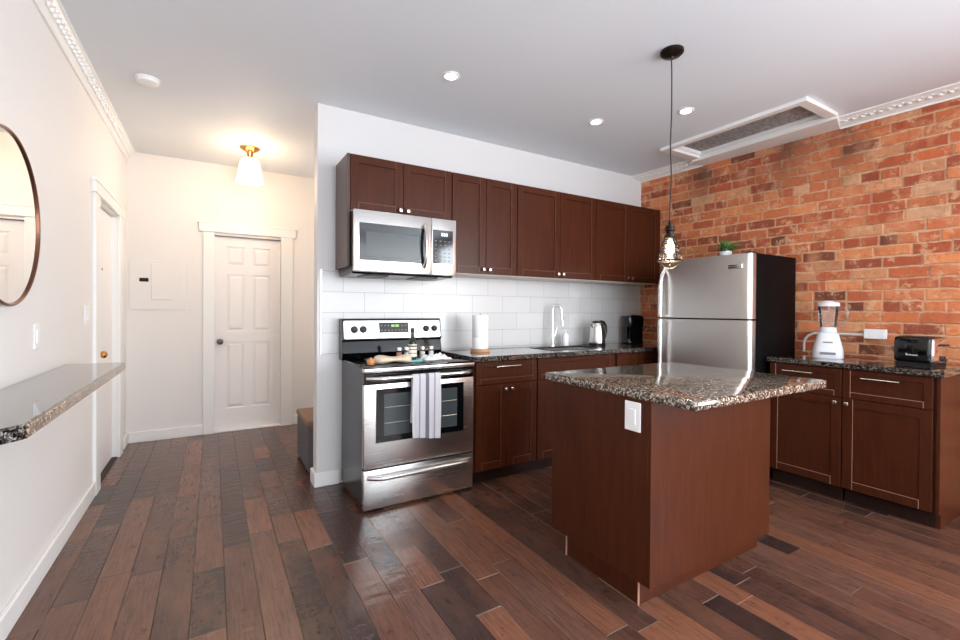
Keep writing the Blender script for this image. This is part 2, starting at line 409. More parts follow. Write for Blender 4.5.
# ceiling with the vent opening
VX0, VX1, VY0, VY1 = 3.475, 3.90, 1.53, 2.53
b = B(); x0, x1, y0, y1 = LW - .16, RW + .2, YB - .12, YF + .12
b.box(x0, VX0, y0, y1, CZ, CZ + .15); b.box(VX1, x1, y0, y1, CZ, CZ + .15); b.box(VX0, VX1, y0, VY0, CZ, CZ + .15); b.box(VX0, VX1, VY1, y1, CZ, CZ + .15)
struct(b, 'ceiling', M['ceiling'], 'smooth pale grey painted ceiling')

# brick wall, running very slightly out of square
def WX(y): return RW - .06 * (y - 1.9)
def skew(o):
    for v in o.data.vertices: v.co.x += WX(v.co.y) - RW
    return o
bm = bmesh.new(); tl = bm.loops.layers.float_color.new('tone')
mort = lin(212, 168, 134)
slab(bm, RW + .008, RW + .14, YB, YK, 0, CZ, mort)
bpal = [((202, 112, 68), 10), ((192, 100, 60), 9), ((178, 86, 52), 7), ((214, 130, 80), 6), ((156, 74, 48), 4), ((124, 64, 42), 2), ((216, 162, 122), 2), ((208, 142, 100), 3)]
choices = [c for c, n in bpal for _ in range(n)]
CH = .0795; row = 0; z = .004
while z < CZ - .01:
    header = row % 6 == 4
    bl_ = .108 if header else .213
    y = YB - random.uniform(0, .2)
    while y < YK:
        L = bl_ * random.uniform(.93, 1.06)
        if not header and random.random() < .07: L *= .55
        ya, yb = max(y + .004, YB), min(y + L - .004, YK - .001)
        if yb - ya > .02:
            q = random.choice(choices); fz = random.uniform(.94, 1.05)
            c = lin(*[min(255, v_ * fz) for v_ in q])
            j = lambda s=.0045: random.uniform(-s, s)
            za, zb = z + .003 + j(.002), min(z + CH - .005, CZ) + j(.002)
            dpt = random.uniform(-.003, .004); nseg = 5 if not header else 3
            # chamfered brick with a wobbly outline
            bot = [(ya + (yb - ya) * i / nseg, za + j()) for i in range(nseg + 1)]; top = [(ya + (yb - ya) * i / nseg, zb + j()) for i in range(nseg + 1)]
            out = bot + top[::-1]; cy_, cz_ = (ya + yb) / 2, (za + zb) / 2
            lo = [bm.verts.new((RW + .009, p[0], p[1])) for p in out]
            hi = [bm.verts.new((RW + dpt + random.uniform(-.0015, .0015), cy_ + (p[0] - cy_) * (1 - .007 / (yb - ya)), cz_ + (p[1] - cz_) * .86)) for p in out]
            f = bm.faces.new(hi)
            for l in f.loops: l[tl] = c
            n_ = len(out)
            for i in range(n_):
                f = bm.faces.new((lo[i], lo[(i + 1) % n_], hi[(i + 1) % n_], hi[i]))
                cc = tuple(c[t_] * .6 + mort[t_] * .4 for t_ in range(3)) + (1,)
                for l in f.loops: l[tl] = cc
        y += L
    z += CH; row += 1
b = B(); b.bm.free(); b.bm = bm; bmesh.ops.recalc_face_normals(bm, faces=bm.faces[:])
skew(struct(b, 'wall_right', M['brick'], 'exposed old orange brick wall'))

# tiled backsplash
b = B(); b.box(.66, WX(YK) - .001, YK - .008, YK, .945, 1.547); struct(b, 'wall_backsplash', M['tile'], 'glossy white subway tile backsplash')
b = B(); b.box(.655, .66, YK - .009, YK, .945, 1.547); struct(b, 'trim_1', M['nickel'], 'thin metal edge strip of the tile')

# baseboards
def baseb(name, segs, h=.1, t=.016):
    b = B()
    for (x0, x1, y0, y1) in segs: b.box(x0, x1, y0, y1, 0, h, .004)
    return struct(b, name, M['trim'])
T = .018
baseb('baseboard_left', [(LW, LW + T, YB, 3.885), (LW, LW + T, 5.045, YF)])
baseb('baseboard_far', [(LW + T, -.088, YF - T, YF), (.748, HX, YF - T, YF)])
baseb('baseboard_back', [(.633 - T, .79, YK - T, YK), (.633 - T, .633, YK, YK + .12), (.633 - T, HX, YK + .12, YK + .12 + T)])
baseb('baseboard_hall', [(HX - T, HX, YK + .14, YF - T)])
baseb('baseboard_front', [(LW + T, RW - .02, YB, YB + T)])

# crown mouldings with bead ornament
def crown(name, x_wall, sgn, y0, y1, proj, drop, n_step):
    b = B(); z = CZ
    prof = [(0, z - drop), (.010, z - drop), (.014, z - drop * .82), (proj * .38, z - drop * .55), (proj * .62, z - drop * .42), (proj * .86, z - drop * .2), (proj, z - drop * .16), (proj, z), (0, z)]
    t = bmesh.new(); rings = []
    for y in (y0, y1): rings.append([t.verts.new((x_wall + sgn * p, y, q)) for p, q in prof])
    n = len(prof)
    for i in range(n): t.faces.new((rings[0][i], rings[0][(i + 1) % n], rings[1][(i + 1) % n], rings[1][i]))
    t.faces.new(rings[0]); t.faces.new(rings[1][::-1]); bmesh.ops.recalc_face_normals(t, faces=t.faces[:]); b._merge(t)
    y = y0 + n_step / 2
    while y < y1:
        b.sphere((x_wall + sgn * proj * .5, y, z - drop * .47), .5, (proj * .34, n_step * .62, drop * .34), 8)
        b.box(x_wall + sgn * proj * .70 - .004, x_wall + sgn * proj * .70 + .008, y + n_step * .38, y + n_step * .62, z - drop * .45, z - drop * .1)
        y += n_step
    return struct(b, name, M['trim'], smooth=False)
tag(crown('trim_2', LW, 1, YB, YF, .068, .092, .05), 'white beaded crown moulding over the left wall')
tag(crown('trim_3', RW, -1, YB, 1.532, .15, .05, .05), 'white ornate crown moulding, near run over the brick')
tag(crown('trim_4', RW, -1, 2.612, YK, .15, .05, .05), 'white ornate crown moulding, short far run in the corner')
for o in [x for x in bpy.data.objects if x.name in ('trim_3', 'trim_4')]: skew(o)

# recessed ceiling vent beside the brick wall
t = thing('ceiling_vent', ((VX0 + VX1) / 2, (VY0 + VY1) / 2, CZ), 'long recessed grey panel in a white frame, in the ceiling beside the brick wall', 'ceiling vent')
o0 = t.location
b = B(); zf = CZ - .028
b.box(3.425, VX0 + .01, 1.46, 2.61, zf, CZ, .004); b.prism([(VX1 - .01, 1.462), (WX(1.5) + .002, 1.535), (WX(2.6) + .002, 2.608), (VX1 - .01, 2.608)], zf - .016, CZ, .003, 1)
b.box(VX0, VX1, 1.46, VY0, zf, CZ, .004); b.box(VX0, VX1, VY1, 2.61, zf, CZ, .004)
b.build('frame', M['trim'], t, o0)
b = B()
b.box(VX0 + .001, VX0 + .012, VY0 + .001, VY1 - .001, CZ + .001, CZ + .11); b.box(VX1 - .012, VX1 - .001, VY0 + .001, VY1 - .001, CZ + .001, CZ + .11)
b.box(VX0 + .001, VX1 - .001, VY0 + .001, VY0 + .012, CZ + .001, CZ + .11); b.box(VX0 + .001, VX1 - .001, VY1 - .012, VY1 - .001, CZ + .001, CZ + .11)
b.build('recess_lining', M['wall'], t, o0)
b = B(); b.box(VX0 + .012, VX1 - .012, VY0 + .012, VY1 - .012, CZ + .03, CZ + .04); b.build('panel', M['vent_grey'], t, o0)

# ------------------------------------------------------------------ doors
def panel_door(b, W, H, th, fields, proud=.0):
    """six-panel slab in local coords: u 0..W, depth 0 (front) .. th, z 0..H; fields = list of (u0,u1,z0,z1)"""
    us = sorted({0, W} | {f[0] for f in fields} | {f[1] for f in fields}); zs = sorted({0, H} | {f[2] for f in fields} | {f[3] for f in fields})
    b.box(0, W, .012, th, 0, H)
    for i in range(len(us) - 1):
        for j in range(len(zs) - 1):
            uc, zc = (us[i] + us[i + 1]) / 2, (zs[j] + zs[j + 1]) / 2
            if any(f[0] < uc < f[1] and f[2] < zc < f[3] for f in fields): continue
            b.box(us[i], us[i + 1], 0, .013, zs[j], zs[j + 1])
    for (u0, u1, z0, z1) in fields:
        t = bmesh.new(); lo = [(u0 + .012, z0 + .012), (u1 - .012, z0 + .012), (u1 - .012, z1 - .012), (u0 + .012, z1 - .012)]
        hi = [(u0 + .035, z0 + .035), (u1 - .035, z0 + .035), (u1 - .035, z1 - .035), (u0 + .035, z1 - .035)]
        L = [t.verts.new((u, .012, z)) for u, z in lo]; Hh = [t.verts.new((u, .003, z)) for u, z in hi]
        t.faces.new(Hh[::-1])
        for i in range(4): t.faces.new((L[i], L[(i + 1) % 4], Hh[(i + 1) % 4], Hh[i]))
        bmesh.ops.recalc_face_normals(t, faces=t.faces[:]); b._merge(t)
def six(W, H):
    s, m_ = .095 * W / .62 + .01, W / 2
    a0, a1, b0, b1 = s, m_ - .035, m_ + .035, W - s
    rows = [(.22 * H / 2, .90 * H / 2), (1.01 * H / 2, 1.60 * H / 2), (1.69 * H / 2, 1.885 * H / 2)]
    return [(u0, u1, z0, z1) for (u0, u1) in ((a0, a1), (b0, b1)) for (z0, z1) in rows]
# far door, facing -Y
b = B(); panel_door(b, DF1 - DF0 - .006, DFZ - .02, .04, six(DF1 - DF0, DFZ))
d = b.build('door_1', M['door_paint'], None, (0, 0, 0), xf=Matrix.Translation((DF0 + .003, YF + .045, .012))); d['kind'] = 'structure'; d['label'] = 'closed white six-panel door at the end of the hallway'
b = B(); kx, kz, ky = DF0 + .055, .925, YF + .045
b.cyl((kx, ky, kz), (kx, ky - .012, kz), .03, n=24); b.cyl((kx, ky - .012, kz), (kx, ky - .04, kz), .012)
b.sphere((kx, ky - .055, kz), .028, (1, .8, 1)); o = b.build('door_knob', M['pewter'], d, smooth=True); o['label'] = 'dark metal knob'
b = B(); b.box(DF0, DF1, YF - .01, YF + .12, 0, .014, .003); b.box(DF0 - .0, DF1, YF + .086, YF + .1, 0, DFZ); struct(b, 'trim_5', M['trim'], 'pale threshold under the far door')
b = B()
b.box(-.087, DF0 + .004, YF - .02, YF, 0, 2.035, .003); b.box(DF1 - .004, .746, YF - .02, YF, 0, 2.035, .003)
b.box(-.122, .778, YF - .026, YF, 2.035, 2.128, .003); b.box(-.132, .788, YF - .032, YF, 2.118, 2.138, .002)
b.box(DF0, DF0 + .001, YF, YF + .09, 0, DFZ); b.box(DF1 - .001, DF1, YF, YF + .09, 0, DFZ)
struct(b, 'trim_6', M['trim'], 'white casing of the far door')
# left door, facing +X, recessed
b = B(); W2 = DL1 - DL0 - .006; panel_door(b, W2, DLZ - .02, .04, [])
xf = Matrix(((0, -1, 0, LW - .035), (1, 0, 0, DL0 + .003), (0, 0, 1, .012), (0, 0, 0, 1)))
d = b.build('door_2', M['door_paint'], None, (0, 0, 0), xf=xf); d['kind'] = 'structure'; d['label'] = 'white entry door in the left wall with brass knob'
fx = LW - .035
b = B(); b.cyl((fx, 4.13, .93), (fx + .01, 4.13, .93), .03, n=20); b.cyl((fx, 4.13, .93), (fx + .04, 4.13, .93), .011); b.sphere((fx + .055, 4.13, .93), .027, (.85, 1, 1))
b.build('door_knob', M['brass'], d, smooth=True)['label'] = 'brass knob'
b = B(); b.cyl((fx, 4.17, 1.10), (fx + .018, 4.17, 1.10), .028, n=20); b.box(fx + .015, fx + .03, 4.165, 4.175, 1.08, 1.12); b.build('deadbolt', M['dark_bronze'], d, smooth=True)['label'] = 'dark deadbolt'
b = B(); b.cyl((fx, 4.40, 1.56), (fx + .006, 4.40, 1.56), .009, n=12); b.build('peephole', M['brass'], d, smooth=True)
for z in (1.78, .28, 1.05):
    b = B(); b.box(fx - .002, fx + .003, DL1 - .03, DL1 - .002, z - .045, z + .045); b.cyl((fx + .006, DL1 - .004, z - .045), (fx + .006, DL1 - .004, z + .045), .005, n=8)
    b.build('hinge', M['trim'], d)
b = B()
b.box(LW, LW + .022, 3.887, DL0 + .004, 0, 2.04, .003); b.box(LW, LW + .022, DL1 - .004, 4.93, 0, 2.04, .003)
b.box(LW, LW + .028, 3.86, 4.96, 2.04, 2.125, .003); b.box(LW, LW + .034, 3.85, 4.97, 2.115, 2.135, .002)
b.box(LW - .15, LW, DL0 - .001, DL0 + .001, 0, DLZ); b.box(LW - .15, LW, DL1 - .001, DL1 + .001, 0, DLZ); b.box(LW - .15, LW, DL0, DL1, DLZ - .002, DLZ)
b.box(LW - .158, LW - .145, DL0, DL1, 0, DLZ)
struct(b, 'trim_7', M['trim'], 'white casing of the left door')
b = B(); b.box(LW - .14, LW, DL0, DL1, -.002, .008); struct(b, 'trim_8', M['toe'], 'dark door sill of the left door')

# ------------------------------------------------------------------ left wall things
# mirror
my, mz, mr = 2.432, 1.616, .343
t = thing('round_mirror', (LW, my, mz), 'round mirror in a thin coppery frame on the left wall', 'mirror')
b = B(); b.ring((LW + .014, my, mz), mr - .004, .0062, 'X', 72, 10); b.build('frame', M['copper_frame'], t, t.location, smooth=True)
b = B(); b.cyl((LW + .001, my, mz), (LW + .012, my, mz), mr - .009, n=72); b.build('mirror_glass', M['mirror'], t, t.location)
# stone shelf with clipped corner, supported on hidden brackets
b = B(); b.prism([(LW, 1.585), (-.485, 1.575), (-.43, 1.64), (-.43, 3.205), (-.462, 3.24), (LW, 3.25)], .915, .957, .006, 2)
t = thing('stone_shelf', (LW, 2.4, .915), 'long narrow polished stone bar shelf fixed to the left wall', 'shelf')
b.build('shelf_top', M['granite_shelf'], t, t.location)
b = B(); b.box(-.434, -.4255, 1.645, 3.2, .916, .952, .003); b.build('shelf_edge', M['granite_edge'], t, t.location)['label'] = 'rough tan stone front edge'
def switch_plate(name, y, z, wd, n, label):
    t = thing(name, (LW, y, z), label, 'light switch')
    b = B(); b.box(LW, LW + .006, y - wd / 2, y + wd / 2, z - .058, z + .058, .002); b.build('plate', M['white_plastic'], t, t.location)
    for i in range(n):
        yc = y + (i - (n - 1) / 2) * .046
        b = B(); b.box(LW + .005, LW + .010, yc - .016, yc + .016, z - .033, z + .033, .002); b.build('rocker', M['white_plastic'], t, t.location)
switch_plate('light_switch', 2.785, 1.135, .072, 1, 'single white switch plate between the mirror and the shelf')
switch_plate('light_switch', 3.725, 1.222, .115, 2, 'wide white switch plate just beside the left door casing')
# breaker panel on far wall
t = thing('breaker_panel', (-.445, YF, 1.47), 'white painted electrical panel cover on the far hallway wall', 'breaker panel')
b = B(); b.box(-.67, -.22, YF - .008, YF, 1.25, 1.72, .002); b.build('cover_plate', M['wall'], t, t.location)
b = B(); b.box(-.505, -.335, YF - .014, YF - .007, 1.345, 1.69, .003); b.build('door', M['wall'], t, t.location)
b = B(); b.box(-.595, -.525, YF - .014, YF - .007, 1.515, 1.55, .002); b.build('latch', M['dark_bronze'], t, t.location)['label'] = 'small dark latch'
# ottoman bench
t = thing('storage_bench', (.93, 3.86, 0), 'grey upholstered storage bench with tan top, half hidden behind the kitchen wall', 'bench')
b = B(); b.box(.625, 1.24, 3.60, 4.11, .012, .36, .012, 2); b.build('body', M['fabric_grey'], t, t.location)
b = B(); b.box(.618, 1.247, 3.593, 4.117, .36, .405, .012, 2); b.build('lid', M['bench_top'], t, t.location)
for x in (.64, 1.19):
    for y in (3.62, 4.06): b = B(); b.box(x, x + .03, y, y + .03, 0, .014); b.build('foot', M['black_matte'], t, t.location)
# smoke detector
t = thing('smoke_detector', (-.36, 3.54, CZ), 'small round white smoke detector on the ceiling', 'smoke detector')
b = B(); b.lathe([(0, -.03), (.045, -.03), (.058, -.024), (.062, -.006)], (-.36, 3.54, CZ)); b.build('cover', M['white_plastic'], t, t.location, smooth=True)
b = B(); b.lathe([(.068, -.008), (.068, 0), (0, 0), (0, -.008), (.068, -.008)], (-.36, 3.54, CZ)); b.build('mounting_base', M['white_plastic'], t, t.location, smooth=True)

# hall lamp
HLX, HLY = .284, 4.55
t = thing('ceiling_lamp', (HLX, HLY, CZ), 'small brass ceiling lamp with a glowing white bell shade in the hallway', 'ceiling lamp')
b = B(); b.lathe([(0, 0), (.082, 0), (.084, -.012), (.06, -.03), (.03, -.045), (.022, -.075), (.03, -.088), (.048, -.098), (.05, -.11), (0, -.11)], (HLX, HLY, CZ)); b.build('brass_fitting', M['brass'], t, t.location, smooth=True)
b = B(); tb = bmesh.new(); prof = [(.05, -.103), (.066, -.12), (.078, -.16), (.084, -.21), (.088, -.26), (.098, -.30), (.104, -.315)]
n = 64; rings = []
for i_, (r, z) in enumerate(prof):
    amp = .004 + .006 * i_ / 6
    rings.append([tb.verts.new(((r + amp * math.cos(12 * 2 * PI * k_ / n)) * math.cos(2 * PI * k_ / n), (r + amp * math.cos(12 * 2 * PI * k_ / n)) * math.sin(2 * PI * k_ / n), z)) for k_ in range(n)])
for a_, c_ in zip(rings, rings[1:]):
    for k_ in range(n): tb.faces.new((a_[k_], a_[(k_ + 1) % n], c_[(k_ + 1) % n], c_[k_]))
b._merge(tb, Matrix.Translation((HLX, HLY, CZ))); b.build('bell_shade', M['bell'], t, t.location, smooth=True)
b = B(); b.sphere((HLX, HLY, CZ - .19), .032, (1, 1, 1.3)); b.cyl((HLX, HLY, CZ - .11), (HLX, HLY, CZ - .16), .014); b.build('bulb', M['bulb'], t, t.location, smooth=True)
light('hall_lamp_light', 'POINT', (HLX, HLY, CZ - .36), 9, (1, .77, .56), .06)
light('hall_lamp_uplight', 'POINT', (HLX, HLY - .13, CZ - .10), 2.2, (1, .77, .56), .03)

# recessed downlights
dl = None
for i, (x, y, lab) in enumerate([(1.268, 2.489, 'recessed ceiling downlight above the stove, leftmost of the three'), (2.528, 2.503, 'recessed ceiling downlight above the upper cabinets, middle of the three'), (2.942, 2.024, 'recessed ceiling downlight just right of the pendant cord')]):
    if dl is None:
        t = thing('downlight', (x, y, CZ), lab, 'downlight', group='recessed ceiling downlights'); dl = t
        b = B(); b.lathe([(.036, -.001), (.036, -.006), (.046, -.008), (.056, -.003), (.056, 0)]); b.build('trim_ring', M['trim'], t, smooth=True)
        b = B(); b.lathe([(0, -.004), (.036, -.004), (.036, -.001)]); b.build('lens', M['lamp_disc'], t, smooth=True)
    else:
        t = copy_tree(dl); t.location = (x, y, CZ); t['label'] = lab
    light('downlight_light', 'SPOT', (x, y, CZ - .015), 5, (1, .94, .86), .035, spot_size=math.radians(140), spot_blend=.8, aim=(x, y, 0))

# pendant lamp
px, py = 2.2, 1.604
t = thing('pendant_lamp', (px, py, CZ), 'black pendant lamp with wire cage hanging above the island', 'pendant lamp')
b = B(); b.lathe([(0, 0), (.062, 0), (.062, -.014), (.05, -.026), (.012, -.034), (.006, -.045), (0, -.045)], (px, py, CZ)); b.build('canopy', M['dark_bronze'], t, t.location, smooth=True)
b = B(); b.tube([(px + .006 * math.sin(s_ * .9) * math.exp(-s_ * .12), py + .004 * math.sin(s_ * .7 + 1), CZ - .04 - (CZ - .04 - 1.765) * s_ / 20) for s_ in range(21)], .0034, 8); b.build('cord', M['cord'], t, t.location, smooth=True)
b = B(); b.lathe([(0, 1.775), (.009, 1.775), (.011, 1.755), (.024, 1.748), (.026, 1.72), (.02, 1.715), (.02, 1.70), (.027, 1.697), (.027, 1.68), (.018, 1.675), (0, 1.675)], (px, py, 0)); b.build('socket', M['dark_bronze'], t, t.location, smooth=True)
b = B()
for z, r in ((1.668, .031), (1.645, .038), (1.618, .046), (1.590, .054)): b.ring((px, py, z), r + .004, .0026, 'Z', 32, 6)
b.ring((px, py, 1.553), .064, .0045, 'Z', 36, 8)
for a in range(6):
    an = a * PI / 3 + .2; ca, sa = math.cos(an), math.sin(an)
    b.tube([(px + ca * r, py + sa * r, z) for z, r in ((1.69, .027), (1.668, .035), (1.62, .049), (1.553, .064))], .0022, 6)
for an in (.6, .6 + PI / 2):
    ca, sa = math.cos(an), math.sin(an)
    b.tube([(px + ca * r, py + sa * r, z) for z, r in ((1.553, .062), (1.53, .045), (1.512, .02), (1.508, 0), (1.512, -.02), (1.53, -.045), (1.553, -.062))], .0018, 6)
b.build('cage', M['dark_bronze'], t, t.location, smooth=True)
b = B(); b.lathe([(.024, 1.69), (.034, 1.66), (.048, 1.60), (.058, 1.558)], (px, py, 0)); b.build('glass_shade', M['glass'], t, t.location, smooth=True)
b = B(); b.lathe([(.012, 1.685), (.013, 1.665), (.021, 1.645), (.026, 1.622), (.022, 1.60), (.011, 1.588), (0, 1.585)], (px, py, 0)); b.build('bulb', M['bulb'], t, t.location, smooth=True)
light('pendant_light', 'POINT', (px, py, 1.535), 9, (1, .84, .6), .03)

# ------------------------------------------------------------------ cabinets
YX = Matrix(((1, 0, 0, 0), (0, 1, 0, 0), (0, 0, 1, 0), (0, 0, 0, 1)))
def face_map(side, plane):
    """local (u, depth behind the face, z) -> world; side 'Y': u=x, face looks -Y; side 'X': u=y, face looks -X"""
    if side == 'Y': return Matrix(((1, 0, 0, 0), (0, 1, 0, plane), (0, 0, 1, 0), (0, 0, 0, 1)))
    return Matrix(((0, 1, 0, plane), (1, 0, 0, 0), (0, 0, 1, 0), (0, 0, 0, 1)))
def shaker(b, u0, u1, z0, z1, fw=.055, th=.02, rec=.009):
    e = .0015
    b.box(u0, u0 + fw, 0, th, z0, z1, e); b.box(u1 - fw, u1, 0, th, z0, z1, e)
    b.box(u0 + fw - .001, u1 - fw + .001, 0, th, z0, z0 + fw, e); b.box(u0 + fw - .001, u1 - fw + .001, 0, th, z1 - fw, z1, e)
    b.box(u0 + fw - .003, u1 - fw + .003, rec, th - .001, z0 + fw - .003, z1 - fw + .003)
def worn(b, u0, u1, z0, z1, fw, w=.0021):
    # pale worn joint lines between stiles, rails and panel
    d0, d1 = -.0004, .0012
    b.box(u1 - fw - w, u1 - fw, d0, d1, z0 + .001, z1 - .001); b.box(u0 + fw, u1 - fw - w, d0, d1, z0 + fw - w, z0 + fw); b.box(u0 + fw, u0 + fw + w, d0, d1, z0 + .001, z0 + fw - w)
def knob_bm(u, z):
    b = B(); b.cyl((u, 0, z), (u, -.016, z), .005, n=10); b.box(u - .013, u + .013, -.030, -.014, z - .013, z + .013, .005, 2); return b
def bar_bm(u0, u1, z):
    b = B(); b.tube([(u0, -.028, z), (u1, -.028, z)], .0055, 10); b.cyl((u0 + .02, 0, z), (u0 + .02, -.028, z), .004, n=8); b.cyl((u1 - .02, 0, z), (u1 - .02, -.028, z), .004, n=8); return b
def cab_front(t, side, plane, doors=(), drawers=(), m='cabinet'):
    mp = face_map(side, plane)
    wm = M['pale_edge'] if side == 'X' else M['worn_dim']; ww = .0024 if side == 'X' else .0017
    for (u0, u1, z0, z1, ku, kz) in doors:
        b = B(); shaker(b, u0, u1, z0, z1); d = b.build('door', M[m], t, t.location, xf=mp)
        b = B(); worn(b, u0, u1, z0, z1, .055, ww); b.build('joint_line', wm, d, t.location, xf=mp)
        if ku is not None: knob_bm(ku, kz).build('knob', M['nickel'], d, t.location, smooth=True, xf=mp)
    for (u0, u1, z0, z1, h0, h1, hz_) in drawers:
        b = B(); shaker(b, u0, u1, z0, z1, .04); d = b.build('drawer', M[m], t, t.location, xf=mp)
        b = B(); worn(b, u0, u1, z0, z1, .04, ww); b.build('joint_line', wm, d, t.location, xf=mp)
        if h0 is not None: bar_bm(h0, h1, hz_).build('handle', M['nickel'], d, t.location, smooth=True, xf=mp)
# upper cabinets
UF, UZ0, UZ1 = 2.975, 1.545, 2.30
def upper(x0, x1, z0, xm, label, kz):
    t = thing('upper_cabinet', ((x0 + x1) / 2, YK, z0), label, 'cabinet', group=None)
    b = B(); b.box(x0, x1, UF + .021, YK - .009, z0 + .006, UZ1); b.build('body', M['cabinet'], t, t.location)
    b = B(); b.box(x0 + .001, x1 - .001, UF + .024, YK - .010, z0, z0 + .0065); b.build('underside', M['cabinet_under'], t, t.location)['label'] = 'pale underside board'
    cab_front(t, 'Y', UF, [(x0 + .002, xm - .0015, z0 + .004, UZ1 - .002, xm - .028, kz), (xm + .0015, x1 - .002, z0 + .004, UZ1 - .002, xm + .028, kz)])
    return t
t = upper(.775, 1.530, 1.925, 1.148, 'short upper cabinet with two doors directly above the microwave', 1.96)
b = B(); b.box(.757, .775, UF + .004, YK - .009, 1.552, UZ1, .001); b.build('side_panel', M['cabinet_side'], t, t.location)['label'] = 'tall grey-brown end panel'
upper(1.533, 2.129, UZ0, 1.832, 'tall upper cabinet with two narrow doors just right of the microwave', 1.585)
upper(2.132, 3.018, UZ0, 2.588, 'upper cabinet with two doors in the middle of the row above the sink', 1.585)
t = upper(3.021, 3.90, UZ0, 3.462, 'last upper cabinet at the right end of the row beside the brick wall', 1.585)
b = B(); b.box(3.90, 3.925, UF + .003, YK - .009, UZ0, UZ1 + .002, .001); b.build('end_panel', M['cabinet'], t, t.location)

# base cabinets along the kitchen wall
BF, BZ0, BZ1 = 2.742, .10, .898
def base(x0, x1, label, doors, drawers, side='Y', plane=BF, back=YK - .002, toe=.065, hollow=False):
    if side == 'Y':
        t = thing('base_cabinet', ((x0 + x1) / 2, (plane + back) / 2, 0), label, 'cabinet')
        b = B()
        if hollow:
            b.box(x0, x0 + .018, plane + .021, back, BZ0, BZ1); b.box(x1 - .018, x1, plane + .021, back, BZ0, BZ1); b.box(x0 + .018, x1 - .018, plane + .021, back, BZ0, BZ0 + .018); b.box(x0 + .018, x1 - .018, back - .01, back, BZ0 + .018, BZ1); b.box(x0 + .018, x1 - .018, plane + .021, plane + .03, BZ0 + .018, BZ1)
        else: b.box(x0, x1, plane + .021, back, BZ0, BZ1)
        b.build('body', M['cabinet'], t, t.location)
        b = B(); b.box(x0, x1, plane + toe, plane + toe + .018, 0, BZ0); b.build('toe_kick', M['toe'], t, t.location)
    else:
        t = thing('base_cabinet', ((plane + back) / 2, (x0 + x1) / 2, 0), label, 'cabinet')
        b = B(); b.box(plane + .021, back, x0, x1, BZ0, BZ1); b.build('body', M['cabinet'], t, t.location)
        b = B(); b.box(plane + toe, plane + toe + .018, x0 + .01, x1, 0, BZ0); b.build('toe_kick', M['toe'], t, t.location)
    cab_front(t, side, plane, doors, drawers)
    return t
base(1.600, 2.165, 'dark base cabinet with one drawer and two doors right of the stove',
     [(1.612, 1.883, .105, .722, 1.856, .685), (1.887, 2.160, .105, .722, 1.914, .685)], [(1.612, 2.160, .727, .892, 1.77, 1.985, .856)])
base(2.168, 3.005, 'dark sink base cabinet with two doors and a wide false drawer',
     [(2.173, 2.585, .105, .722, 2.56, .685), (2.589, 3.0, .105, .722, 2.616, .685)], [(2.173, 3.0, .727, .892, None, 0, 0)], hollow=True)
base(3.008, 4.018, 'dark corner base cabinet near the refrigerator',
     [(3.05, 3.345, .105, .892, None, 0), (3.349, 3.65, .105, .892, None, 0)], [])
# countertop with the sink opening
SX0, SX1, SY0, SY1 = 2.40, 2.99, 2.84, 3.15
t = thing('countertop', (2.85, 3.0, .899), 'speckled granite countertop running from the stove to the brick corner', 'countertop')
CTX0, CTX1, CTY0, CTY1, CT0, CT1 = 1.578, WX(YK) - .008, 2.712, YK - .0085, .8985, .936
b = B(); tb = bmesh.new()
xs, ys = [CTX0, SX0, SX1, CTX1], [CTY0, SY0, SY1, CTY1]
V = {(i, j, k_): tb.verts.new((xs[i], ys[j], (CT0, CT1)[k_])) for i in range(4) for j in range(4) for k_ in range(2)}
for i in range(3):
    for j in range(3):
        if (i, j) == (1, 1): continue
        tb.faces.new([V[i, j, 1], V[i + 1, j, 1], V[i + 1, j + 1, 1], V[i, j + 1, 1]]); tb.faces.new([V[i, j + 1, 0], V[i + 1, j + 1, 0], V[i + 1, j, 0], V[i, j, 0]])
for i in range(3):
    tb.faces.new([V[i, 0, 0], V[i + 1, 0, 0], V[i + 1, 0, 1], V[i, 0, 1]]); tb.faces.new([V[i + 1, 3, 0], V[i, 3, 0], V[i, 3, 1], V[i + 1, 3, 1]])
    tb.faces.new([V[0, i + 1, 0], V[0, i, 0], V[0, i, 1], V[0, i + 1, 1]]); tb.faces.new([V[3, i, 0], V[3, i + 1, 0], V[3, i + 1, 1], V[3, i, 1]])
tb.faces.new([V[2, 1, 0], V[1, 1, 0], V[1, 1, 1], V[2, 1, 1]]); tb.faces.new([V[1, 2, 0], V[2, 2, 0], V[2, 2, 1], V[1, 2, 1]])
tb.faces.new([V[1, 1, 0], V[1, 2, 0], V[1, 2, 1], V[1, 1, 1]]); tb.faces.new([V[2, 2, 0], V[2, 1, 0], V[2, 1, 1], V[2, 2, 1]])
bmesh.ops.recalc_face_normals(tb, faces=tb.faces[:])
fe = [e for e in tb.edges if all(abs(v_.co.y - CTY0) < 1e-5 for v_ in e.verts) and abs(e.verts[0].co.z - e.verts[1].co.z) < 1e-5]
bmesh.ops.bevel(tb, geom=fe, offset=.006, segments=2, profile=.5, affect='EDGES'); b._merge(tb)
b.build('slab', M['granite_dark'], t, t.location)
